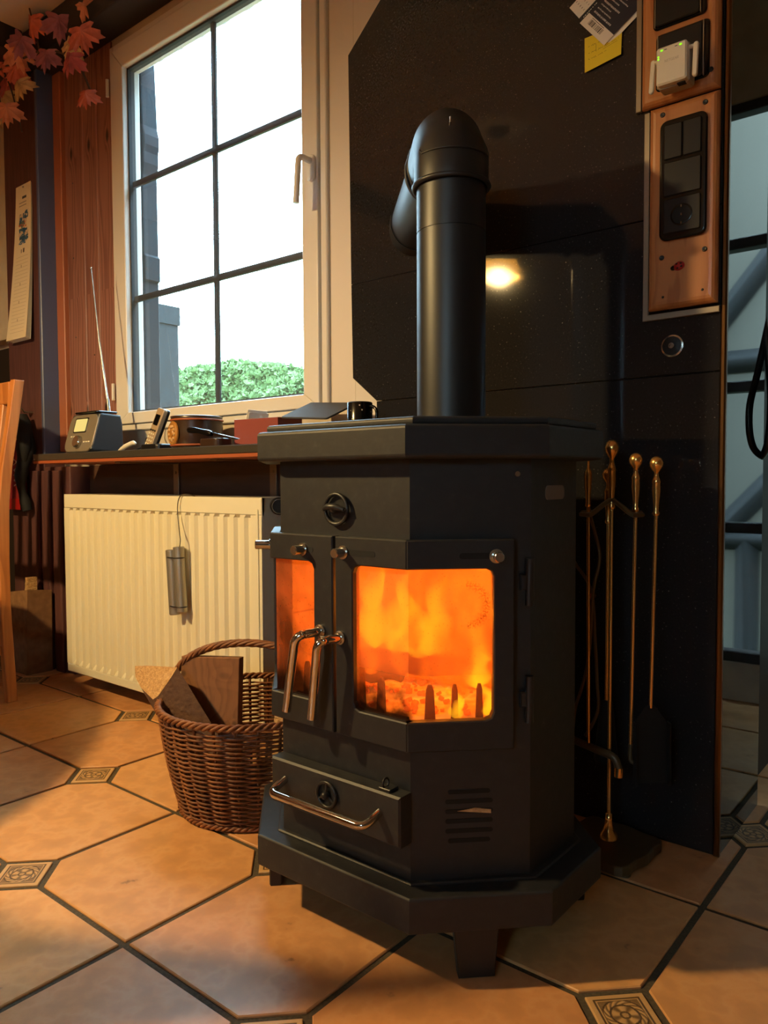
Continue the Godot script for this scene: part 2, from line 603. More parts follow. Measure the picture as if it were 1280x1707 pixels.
# ------------------------------------------------------------------ lamp
func build_lamp(at: Vector3, energy: float) -> void:
	var l := OmniLight3D.new()
	l.name = "pendant_bulb"
	l.position = at
	l.light_color = Color(1.0, 0.85, 0.58)
	l.light_energy = energy
	l.omni_range = 12.0
	l.omni_attenuation = 2.0
	l.light_size = 0.04
	l.shadow_enabled = true
	add_child(l)
	var t := thing("pendant_lamp", "pendant lamp mirrored as a yellow glow in the black stone beside the stovepipe", "lamp", at + Vector3(0, 0.69, 0))
	var st := mb()
	lathe(st, [Vector2(0, -0.045), Vector2(0.022, -0.04), Vector2(0.038, -0.024), Vector2(0.045, 0), Vector2(0.038, 0.024), Vector2(0.024, 0.038), Vector2(0.018, 0.05), Vector2(0, 0.05)], Transform3D(Basis(), at))
	part("lamp_globe", st, M["lamp_globe"], t)
	st = mb()
	lathe(st, [Vector2(0.105, -0.02), Vector2(0.102, 0.02), Vector2(0.085, 0.06), Vector2(0.055, 0.09), Vector2(0.022, 0.105), Vector2(0.021, 0.103), Vector2(0.054, 0.088), Vector2(0.084, 0.058), Vector2(0.1005, 0.019), Vector2(0.1035, -0.02), Vector2(0.105, -0.02)], Transform3D(Basis(), at), 40)
	part("lamp_shade", st, M["lamp_shade"], t)
	st = mb()
	lathe(st, [Vector2(0, 0.05), Vector2(0.021, 0.05), Vector2(0.021, 0.085), Vector2(0.012, 0.1), Vector2(0, 0.1)], Transform3D(Basis(), at), 20, true)
	part("lamp_socket", st, M["dark_brass"], t)
	st = mb()
	tube(st, [at + Vector3(0, 0.095, 0), at + Vector3(0, 0.675, 0)], 0.004, 8)
	part("cord", st, M["black_plastic"], t)
	st = mb()
	lathe(st, [Vector2(0, 0.67), Vector2(0.05, 0.67), Vector2(0.045, 0.69), Vector2(0, 0.69)], Transform3D(Basis(), at), 24, true)
	part("ceiling_rose", st, M["dark_brass"], t)

# ------------------------------------------------------------------ setting
func struct(called: String, st: SurfaceTool, m: Material, label: String, category: String) -> MeshInstance3D:
	var o := part(called, st, m)
	info(o, label, category, "", "structure")
	return o

func build_shell() -> void:
	var st := mb()
	# window wall, with an opening for the window; its outer face is at z = -0.65
	bx(st, Vector3(-2.6, 0, -0.65), Vector3(-0.74, 2.42, -0.56))
	bx(st, Vector3(-0.74, 0, -0.65), Vector3(0.29, 0.92, -0.56))
	bx(st, Vector3(-0.74, 2.255, -0.65), Vector3(0.29, 2.42, -0.56))
	bx(st, Vector3(0.29, 0, -0.65), Vector3(1.305, 2.42, -0.56))
	struct("wall_back", st, M["plaster"], "pale plastered wall that holds the window and carries the black stone", "wall")
	st = mb()
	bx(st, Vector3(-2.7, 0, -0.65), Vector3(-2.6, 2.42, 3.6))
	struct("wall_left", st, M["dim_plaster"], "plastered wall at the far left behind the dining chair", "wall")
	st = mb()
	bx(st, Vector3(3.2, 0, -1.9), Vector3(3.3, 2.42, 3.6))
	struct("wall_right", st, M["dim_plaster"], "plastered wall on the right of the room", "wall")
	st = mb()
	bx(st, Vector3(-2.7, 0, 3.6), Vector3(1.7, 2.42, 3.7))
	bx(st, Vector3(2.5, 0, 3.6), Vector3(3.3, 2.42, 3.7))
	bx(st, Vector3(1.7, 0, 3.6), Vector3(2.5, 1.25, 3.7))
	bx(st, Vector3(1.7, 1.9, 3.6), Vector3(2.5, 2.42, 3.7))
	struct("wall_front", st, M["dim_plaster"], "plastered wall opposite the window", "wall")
	st = mb()
	for q in [[1.7, 1.25, 2.5, 1.32], [1.7, 1.83, 2.5, 1.9], [1.7, 1.32, 1.77, 1.83], [2.43, 1.32, 2.5, 1.83]]:
		bx(st, Vector3(q[0], q[1], 3.62), Vector3(q[2], q[3], 3.68), 0.002)
	var w3 := struct("window_3", st, M["white_pvc"], "added unseen window that lets in a weak daylight fill", "window")  # added opening, there only to let in a weak cool fill
	st = mb()
	quad(st, Vector3(1.77, 1.32, 3.65), Vector3(2.43, 1.32, 3.65), Vector3(2.43, 1.83, 3.65), Vector3(1.77, 1.83, 3.65))
	part("pane", st, M["pane"], w3)
	st = mb()
	bx(st, Vector3(-2.7, 2.42, -0.65), Vector3(3.3, 2.54, 3.7))
	bx(st, Vector3(1.06, 2.42, -1.9), Vector3(3.3, 2.54, -0.65))
	struct("ceiling", st, M["ceiling_plaster"], "pale plastered ceiling above the window corner", "ceiling")
	# beams under the ceiling
	st = mb()
	bx(st, Vector3(-1.42, 2.29, -0.56), Vector3(0.6, 2.42, -0.44), 0.008)
	struct("trim_1", st, M["beam"], "dark ceiling beam running along above the window", "beam")
	st = mb()
	bx(st, Vector3(-1.3, 2.33, -0.438), Vector3(-1.16, 2.42, 3.55), 0.008)
	struct("trim_2", st, M["beam"], "dark ceiling beam running into the room above the leaf garland", "beam")
	# reddish pine boards left of the window
	var t := thing("trim_3", "reddish pine boards with arched grain between the window and the dark post", "boards", Vector3(-0.95, 0, -0.55), "", "structure")
	var xs := [[-1.15, -1.085, 0], [-1.083, -0.955, 1], [-0.953, -0.86, 1], [-0.858, -0.757, 1]]
	for k in xs.size():
		st = mb()
		bx(st, Vector3(xs[k][0], 0.845, -0.575), Vector3(xs[k][1], 2.29, -0.552 if k else -0.536), 0.003)
		part("board", st, M["red_pine"] if k else M["red_pine_moulding"], t)
	# screws and nails in the boards
	for p in [Vector2(-1.03, 1.28), Vector2(-1.03, 1.86), Vector2(-0.9, 1.2), Vector2(-1.035, 1.58)]:
		st = mb()
		lathe(st, [Vector2(0, 0), Vector2(0.004, 0), Vector2(0.003, 0.002), Vector2(0, 0.002)], along(Vector3(p.x, p.y, -0.553), Vector3.BACK), 10, true)
		part("screw", st, M["bolt_steel"], t)
	# dark post in front of the wall, with a moulded foot under the shelf
	st = mb()
	bx(st, Vector3(-1.42, 0, -0.6), Vector3(-1.15, 2.29, -0.475), 0.006)
	var post := struct("trim_4", st, M["dark_timber"], "dark red-brown timber post left of the window that carries the calendar", "post")
	for k in 3:
		st = mb()
		bx(st, Vector3(-1.24 + k * 0.085, 0.0, -0.478), Vector3(-1.185 + k * 0.085, 0.77, -0.462), 0.006)
		part("moulding", st, M["dark_timber"], post)
	st = mb()
	bx(st, Vector3(-1.15, 0, -0.58), Vector3(-0.96, 0.785, -0.476), 0.006)
	part("foot_board", st, M["dark_timber"], post)
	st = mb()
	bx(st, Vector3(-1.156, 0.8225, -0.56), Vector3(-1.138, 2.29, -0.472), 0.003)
	part("daylit_face", st, M["daylit_blue"], post)  # added facing whose blue stands for daylight falling on the post
	# boarding below the shelf
	st = mb()
	bx(st, Vector3(-0.96, 0.0, -0.575), Vector3(0.55, 0.79, -0.555), 0.002)
	struct("trim_5", st, M["wall_boarding"], "brown boarded wall strip between the window shelf and the radiator", "boards")
	# dark wainscot left of the post
	st = mb()
	bx(st, Vector3(-2.55, 0.0, -0.575), Vector3(-1.425, 1.3, -0.545), 0.003)
	struct("trim_7", st, M["dark_boarding"], "dark wainscot on the wall behind the chair at the left edge", "boards")
	# white strip between window and stone
	st = mb()
	bx(st, Vector3(0.2975, 0.82, -0.575), Vector3(0.386, 2.29, -0.5595), 0.002)
	prism(st, PackedVector2Array([Vector2(0.386, 1.83), Vector2(0.386, 2.29), Vector2(0.9, 2.29)]), -0.575, -0.5595, 0.0)
	prism(st, PackedVector2Array([Vector2(0.386, 0.82), Vector2(0.477, 0.82), Vector2(0.477, 0.94), Vector2(0.386, 1.02)]), -0.575, -0.5595, 0.0)
	struct("trim_6", st, M["white_board"], "white board between the window frame and the black stone", "boards")

func build_floor() -> void:
	var st := mb()
	bx(st, Vector3(-2.7, -0.12, -1.9), Vector3(3.3, -0.0045, 3.7))
	var fl := struct("floor", st, M["grout"], "terracotta tiled floor with dark joints and small carved square inlays", "floor")
	var T := 0.34
	var g := 0.0058
	var cut := 0.0665
	var top := -0.0005
	var meshes := []
	# a tile with its corners at 0,0 and T,T cut; the other kind is the same turned by a quarter
	var h := T / 2
	var c := cut + g * 0.9
	var poly := PackedVector2Array([Vector2(-h + c, -h + g), Vector2(h - g, -h + g), Vector2(h - g, h - c), Vector2(h - c, h - g), Vector2(-h + g, h - g), Vector2(-h + g, -h + c)])
	st = mb()
	slab(st, poly, -0.009, top, 0.0016)
	var tile := mesh_of(st)
	var d := cut - g * 1.2
	st = mb()
	slab(st, PackedVector2Array([Vector2(d, 0), Vector2(0, d), Vector2(-d, 0), Vector2(0, -d)]), -0.009, top, 0.0012)
	var inlay := mesh_of(st)
	var im := inlay_material(d)
	var r := RandomNumberGenerator.new()
	r.seed = 5
	var far := mb()
	for i in range(-7, 10):
		for j in range(-5, 11):
			var odd := posmod(i + j, 2) == 1
			var xf := Transform3D(Basis(Vector3.UP, PI / 2 if odd else 0.0), Vector3((i + 0.5) * T, r.randf_range(-0.0006, 0.0004), (j + 0.5) * T))
			var tone: int = r.randi() % 4
			if i >= -5 and i <= 6 and j <= 3:
				piece("tile", tile, M["tile_%d" % tone], xf, fl)
				if not odd:
					piece("inlay", inlay, im, Transform3D(Basis(), Vector3(i * T, 0, j * T)), fl)
			else:
				far.append_from(tile, 0, xf)
	var o := part("tile_field", far, M["tile_0"], fl)
	o.set_meta("kind", "stuff")

# the inlay's pressed ornament: square frame, wreath and a flower in the middle
func inlay_material(d: float) -> StandardMaterial3D:
	var s := 128
	var hm := Image.create(s, s, false, Image.FORMAT_RGB8)
	var cm := Image.create(s, s, false, Image.FORMAT_RGB8)
	var n := FastNoiseLite.new()
	n.seed = 77
	n.frequency = 0.06
	for y in s:
		for x in s:
			var p := Vector2((x + 0.5) / s * 2.0 - 1.0, (y + 0.5) / s * 2.0 - 1.0)
			# the square stands on its corner
			var q := Vector2(p.x + p.y, p.x - p.y)
			var sq := maxf(absf(q.x), absf(q.y))
			var rr := p.length()
			var an := p.angle()
			var hgt := 0.75
			if sq > 0.74 and sq < 0.8:
				hgt = 0.2
			elif sq > 0.66 and sq <= 0.7:
				hgt = 0.35
			elif sq <= 0.66:
				hgt = 0.4 + 0.1 * n.get_noise_2d(x * 2.0, y * 2.0)
				if absf(rr - 0.42) < 0.075:
					hgt = 0.62 + 0.3 * sin(an * 14.0 + rr * 50.0)
				if absf(rr - 0.5) < 0.02 or absf(rr - 0.335) < 0.02:
					hgt = 0.12
				if rr < 0.3:
					hgt = 0.62 + 0.3 * cos(an * 5.0 + 1.0) * smoothstep(0.0, 0.2, rr)
					if absf(rr - 0.1) < 0.025:
						hgt = 0.25
			hgt = clampf(hgt + 0.06 * n.get_noise_2d(x * 5.0, y * 5.0), 0.0, 1.0)
			hm.set_pixel(x, y, Color(hgt, hgt, hgt))
			cm.set_pixel(x, y, Color(0.33, 0.24, 0.13).lerp(Color(0.78, 0.61, 0.4), smoothstep(0.1, 0.8, hgt)))
	var m := mat("inlay", Color(1, 1, 1), 0.5)
	m.albedo_texture = ImageTexture.create_from_image(cm)
	m.uv1_scale = Vector3(0.5 / d, 0.5 / d, 1)
	m.uv1_offset = Vector3(0.5, 0.5, 0)
	bump(m, ImageTexture.create_from_image(hm), 0.15)
	return m

# ------------------------------------------------------------------ window
func build_window() -> void:
	var w := thing("window_1", "white framed casement window with glazing bars coloured dark as if backlit above the radiator shelf", "window", Vector3(-0.23, 0.91, -0.55), "", "structure")
	var x0 := -0.757
	var x1 := 0.294
	var y0 := 0.908
	var y1 := 2.262
	# outer frame: four members
	var st := mb()
	var zf := -0.548
	bx(st, Vector3(x0, y0, -0.64), Vector3(-0.735, y1, zf), 0.003)
	bx(st, Vector3(0.27, y0, -0.64), Vector3(x1, y1, zf), 0.003)
	bx(st, Vector3(-0.735, y1 - 0.022, -0.64), Vector3(0.27, y1, zf), 0.003)
	bx(st, Vector3(-0.735, y0, -0.64), Vector3(0.27, y0 + 0.022, zf), 0.003)
	part("frame", st, M["white_pvc"], w)
	# sash
	var sx0 := -0.733
	var sx1 := 0.268
	var sy0 := 0.932
	var sy1 := 2.238
	var gx0 := -0.668
	var gx1 := 0.207
	var gy0 := 0.972
	var gy1 := 2.168
	var sz := -0.54
	st = mb()
	prism(st, PackedVector2Array([Vector2(sx0, sy0), Vector2(gx0, gy0), Vector2(gx0, gy1), Vector2(sx0, sy1)]), -0.61, sz, 0.004)
	prism(st, PackedVector2Array([Vector2(sx1, sy0), Vector2(gx1, gy0), Vector2(gx1, gy1), Vector2(sx1, sy1)]), -0.61, sz, 0.004)
	prism(st, PackedVector2Array([Vector2(sx0, sy0), Vector2(sx1, sy0), Vector2(gx1, gy0), Vector2(gx0, gy0)]), -0.61, sz, 0.004)
	prism(st, PackedVector2Array([Vector2(sx0, sy1), Vector2(sx1, sy1), Vector2(gx1, gy1), Vector2(gx0, gy1)]), -0.61, sz, 0.004)
	var sash := part("sash", st, M["white_pvc"], w)
	# grey gasket round the glass
	st = mb()
	var b := 0.007
	bx(st, Vector3(gx0, gy0, -0.585), Vector3(gx0 + b, gy1, -0.56))
	bx(st, Vector3(gx1 - b, gy0, -0.585), Vector3(gx1, gy1, -0.56))
	bx(st, Vector3(gx0, gy0, -0.585), Vector3(gx1, gy0 + b, -0.56))
	bx(st, Vector3(gx0, gy1 - b, -0.585), Vector3(gx1, gy1, -0.56))
	part("gasket", st, M["gasket"], sash)
	# glass and the bars between the panes
	for z in [-0.566, -0.588]:
		st = mb()
		quad(st, Vector3(gx0, gy0, z), Vector3(gx1, gy0, z), Vector3(gx1, gy1, z), Vector3(gx0, gy1, z))
		part("pane", st, M["pane"], sash)
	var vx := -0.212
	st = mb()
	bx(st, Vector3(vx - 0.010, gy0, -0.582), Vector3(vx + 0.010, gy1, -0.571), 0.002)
	part("glazing_bar", st, M["backlit_muntin"], sash)
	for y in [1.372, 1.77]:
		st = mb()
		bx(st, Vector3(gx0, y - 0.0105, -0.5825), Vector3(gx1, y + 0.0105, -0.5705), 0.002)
		part("glazing_bar", st, M["backlit_muntin"], sash)
	# handle: rosette on the sash, neck and lever
	st = mb()
	prism(st, round_rect(0.236, 1.548, 0.264, 1.62, 0.013), -0.54, -0.53, 0.002)
	var hd := part("handle", st, M["white_pvc"], w)
	st = mb()
	tube(st, soft([Vector3(0.25, 1.602, -0.532), Vector3(0.25, 1.603, -0.487), Vector3(0.243, 1.478, -0.483)], 0.016), 0.0085, 10)
	part("lever", st, M["white_pvc"], hd)
	# hinges on the far side
	for y in [1.05, 2.12]:
		st = mb()
		tube(st, [Vector3(-0.757, y - 0.03, -0.538), Vector3(-0.757, y + 0.03, -0.538)], 0.006, 10)
		part("hinge", st, M["white_pvc"], w)

func build_outdoors() -> void:
	var st := mb()
	bx(st, Vector3(-40, -0.7, -60), Vector3(30, -0.5, -0.9))
	info(part("lawn", st, M["lawn"]), "green ground outside below the window", "lawn", "", "structure")
	# carved outdoor post close to the glass at the left
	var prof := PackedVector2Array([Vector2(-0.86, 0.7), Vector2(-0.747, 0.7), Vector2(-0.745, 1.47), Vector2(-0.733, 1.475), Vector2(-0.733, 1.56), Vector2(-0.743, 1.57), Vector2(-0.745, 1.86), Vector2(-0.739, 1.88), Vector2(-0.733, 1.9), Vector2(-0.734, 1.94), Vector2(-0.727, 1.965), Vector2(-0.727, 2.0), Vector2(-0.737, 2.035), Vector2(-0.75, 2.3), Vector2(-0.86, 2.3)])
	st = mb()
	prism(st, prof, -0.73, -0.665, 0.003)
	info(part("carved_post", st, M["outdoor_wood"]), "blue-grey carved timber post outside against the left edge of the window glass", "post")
	# scalloped board under the lintel outside
	var e := PackedVector2Array([Vector2(-0.72, 2.4), Vector2(-0.72, 2.27)])
	for k in 9:
		var xa := -0.72 + k * 0.12
		for i in 7:
			var t := i / 6.0
			e.append(Vector2(xa + 0.12 * t, 2.266 - 0.02 * sin(PI * t)))
	e.append(Vector2(0.36, 2.4))
	st = mb()
	prism(st, e, -0.7, -0.668, 0.002)
	info(part("scalloped_board", st, M["outdoor_wood"]), "scalloped board outside along the top of the window", "trim board")
	# grey pillar with a cap
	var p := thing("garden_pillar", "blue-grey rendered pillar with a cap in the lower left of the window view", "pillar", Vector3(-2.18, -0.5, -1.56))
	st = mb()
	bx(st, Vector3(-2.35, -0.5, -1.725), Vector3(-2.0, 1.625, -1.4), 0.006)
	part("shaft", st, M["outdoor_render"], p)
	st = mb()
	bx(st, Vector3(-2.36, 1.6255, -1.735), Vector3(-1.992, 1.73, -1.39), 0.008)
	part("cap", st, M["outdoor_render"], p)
	# hedge: many small leaf clumps over rounded crowns, far off
	var n := FastNoiseLite.new()
	n.seed = 31
	n.frequency = 0.35
	var leaf := mb()
	leaf.set_smooth_group(-1)
	for k in 5:
		var a := TAU * k / 5.0
		var dd := Vector3(cos(a), 0.55, sin(a)) * 0.16
		var sd := Vector3(-sin(a), 0.15, cos(a)) * 0.07
		tri(leaf, Vector3.ZERO, dd * 0.6 + sd, dd)
		tri(leaf, Vector3.ZERO, dd, dd * 0.6 - sd)
	var lm := mesh_of(leaf)
	var mm := MultiMesh.new()
	mm.transform_format = MultiMesh.TRANSFORM_3D
	mm.use_colors = true
	mm.mesh = lm
	mm.instance_count = 60000
	for i in mm.instance_count:
		var x := rng.randf_range(-20.0, -4.0)
		var top := 2.5 + 0.45 * smoothstep(-7.0, -9.6, x) + 0.2 * n.get_noise_2d(x, 0.0) + 0.15 * n.get_noise_2d(x * 3.0, 5.0)
		var y := -0.5 + (top + 0.5) * sqrt(rng.randf())
		var z := -8.0 + 0.5 * n.get_noise_2d(x, y) + rng.randf_range(-0.3, 0.3) - 0.6 * maxf(0.0, y - 1.6)
		var bs := Basis.from_euler(Vector3(rng.randf_range(0.2, 1.4), rng.randf() * TAU, rng.randf() * 0.5)).scaled(Vector3.ONE * rng.randf_range(0.22, 0.55))
		mm.set_instance_transform(i, Transform3D(bs, Vector3(x, y, z)))
		var tone := rng.randf_range(0.85, 1.2)
		mm.set_instance_color(i, Color(tone, tone, tone * 0.9))
	var hi := MultiMeshInstance3D.new()
	hi.name = "hedge"
	hi.multimesh = mm
	hi.material_override = M["hedge"]
	add_child(hi)
	info(hi, "bright green hedge in the distance through the lower window panes", "hedge", "", "stuff")

# ------------------------------------------------------------------ black stone
func build_stone() -> void:
	var st := mb()
	var z1 := -0.535
	prism(st, PackedVector2Array([Vector2(0.393, 1.246), Vector2(1.322, 1.246), Vector2(1.322, 2.3), Vector2(0.9, 2.3), Vector2(0.387, 1.838)]), -0.559, z1, 0.0012)
	info(part("stone_slab", st, M["stone"]), "large polished black stone slab with a cut upper corner behind the stovepipe bend", "stone slab")
	st = mb()
	prism(st, PackedVector2Array([Vector2(0.397, 1.0), Vector2(0.478, 0.935), Vector2(1.322, 0.935), Vector2(1.322, 1.2448), Vector2(0.393, 1.2448)]), -0.559, z1, 0.0012)
	info(part("stone_slab", st, M["stone"]), "polished black stone slab mirroring the lamp behind the upright stovepipe", "stone slab")
	st = mb()
	prism(st, rect(0.478, 0.0, 1.322, 0.9335), -0.559, z1, 0.0015)
	info(part("stone_slab", st, M["stone"]), "polished black stone slab reaching the floor behind stove and fire tools", "stone slab")
	# mirror-like side face round the corner
	st = mb()
	bx(st, Vector3(1.31, 0.0, -0.838), Vector3(1.331, 2.4, -0.545), 0.001)
	info(part("stone_slab", st, M["stone_side"]), "mirror-like black stone side panel round the corner reflecting the glazed wall", "stone slab")
	st = mb()
	prism(st, rect(1.3225, 0.0, 1.3335, 2.4), -0.544, -0.530, 0.003)
	info(part("edge_strip", st, M["bronze_strip"]), "narrow bronze-coloured metal strip on the outer edge of the black stone", "edge strip")
	# threaded cover round the aerial socket
	var t := thing("aerial_socket", "round aerial socket with a bright ring in the black stone under the wooden switch panel", "socket", Vector3(1.2329, 0.9904, z1))
	st = mb()
	lathe(st, [Vector2(0, 0), Vector2(0.0215, 0), Vector2(0.0215, 0.003), Vector2(0.0185, 0.004), Vector2(0.018, 0.003), Vector2(0, 0.003)], along(Vector3(1.2329, 0.9904, z1), Vector3.BACK), 32, true)
	part("ring", st, M["bolt_steel"], t)
	st = mb()
	lathe(st, [Vector2(0, 0.003), Vector2(0.0178, 0.003), Vector2(0.0178, 0.0042), Vector2(0.009, 0.005), Vector2(0, 0.005)], along(Vector3(1.2329, 0.9904, z1), Vector3.BACK), 32, true)
	part("face", st, M["black_plastic"], t)
	st = mb()
	lathe(st, [Vector2(0, 0.004), Vector2(0.0055, 0.004), Vector2(0.0055, 0.009), Vector2(0.0035, 0.009), Vector2(0.003, 0.006), Vector2(0, 0.006)], along(Vector3(1.2329, 0.9904, z1), Vector3.BACK), 20, true)
	part("plug_pin", st, M["bolt_steel"], t)

# the glazed passage right of the stone; the photo shows it mostly as a reflection
func build_side_room() -> void:
	var st := mb()
	bx(st, Vector3(1.06, 0.0, -1.8), Vector3(1.29, 2.42, -0.842), 0.003)
	struct("wall_side", st, M["dark_boarding"], "dark brown boarded wall at the right edge behind the mirror-like stone", "wall")
	var cab := mb()
	tube(cab, smooth_path([Vector3(1.306, 1.2, -0.86), Vector3(1.34, 0.98, -0.83), Vector3(1.352, 0.88, -0.8), Vector3(1.345, 0.8, -0.805), Vector3(1.32, 0.775, -0.845), Vector3(1.3, 0.8, -0.9)], 8), 0.0075, 8)
	info(part("cable", cab, M["black_plastic"]), "thick black cable loop hanging at the right edge of the picture", "cable")
	var z := -1.66
	st = mb()
	bx(st, Vector3(1.29, 0.0, z - 0.1), Vector3(3.2, 0.125, z))
	bx(st, Vector3(1.29, 1.93, z - 0.1), Vector3(3.2, 2.42, z))
	bx(st, Vector3(1.74, 0.0, z - 0.1), Vector3(3.2, 2.42, z))
	struct("wall_far", st, M["plaster"], "low pale plinth and lintel of the glazed wall mirrored in the stone side", "wall")
	var w := thing("window_2", "dark framed glazed wall mirrored in the black stone side panel", "window", Vector3(1.58, 0.125, z), "", "structure")
	st = mb()
	for y in [0.125, 0.55, 1.01, 1.47, 1.9]:
		bx(st, Vector3(1.3, y, z - 0.06), Vector3(1.74, y + 0.035, z - 0.01), 0.003)
	for x in [1.3, 1.705]:
		bx(st, Vector3(x, 0.125, z - 0.062), Vector3(x + 0.035, 1.935, z - 0.008), 0.003)
	part("frame", st, M["beam"], w)
	st = mb()
	quad(st, Vector3(1.3, 0.125, z - 0.03), Vector3(1.74, 0.125, z - 0.03), Vector3(1.74, 1.93, z - 0.03), Vector3(1.3, 1.93, z - 0.03))
	part("pane", st, M["pane"], w)
	# a half-timbered house front outside
	st = mb()
	bx(st, Vector3(-1.0, -0.5, -4.3), Vector3(7.5, 6.5, -4.1))
	var h := part("house_front", st, M["pale_render"])
	info(h, "pale half-timbered house front mirrored in the black stone side panel", "house")
	for q in [[Vector3(1.2, 0.35, -4.09), Vector3(3.2, 0.35, -4.09)], [Vector3(1.2, 1.45, -4.09), Vector3(3.6, 1.45, -4.09)], [Vector3(2.35, 0.35, -4.09), Vector3(1.75, 1.0, -4.09)], [Vector3(1.7, 2.5, -4.09), Vector3(2.5, 1.5, -4.09)], [Vector3(2.15, -0.5, -4.09), Vector3(2.15, 0.35, -4.09)]]:
		st = mb()
		tube(st, [q[0], q[1]], 0.07, 4)
		part("timber", st, M["half_timber"], h)

# ------------------------------------------------------------------ stove
# eight-sided outline: half front width, front z, facet size, side depth
func octa(hw: float, zf: float, f: float, zb0: float, zb: float) -> PackedVector2Array:
	var c := STOVE_X
	var fb := zb0 - zb
	return PackedVector2Array([Vector2(c - hw, zf), Vector2(c + hw, zf), Vector2(c + hw + f, zf - f), Vector2(c + hw + f, zb0), Vector2(c + hw + f - fb, zb), Vector2(c - hw - f + fb, zb), Vector2(c - hw - f, zb0), Vector2(c - hw - f, zf - f)])

# place for shapes drawn on the right-hand facet (or the left-hand one): x along the facet from its front corner, y up, z outwards
func facet(hw: float, zf: float, right := true) -> Transform3D:
	var s := sqrt(0.5)
	if right:
		return frame_at(Vector3(STOVE_X + hw, 0, zf), Vector3(s, 0, -s), Vector3.UP)
	return frame_at(Vector3(STOVE_X - hw, 0, zf), Vector3(s, 0, s), Vector3.UP)

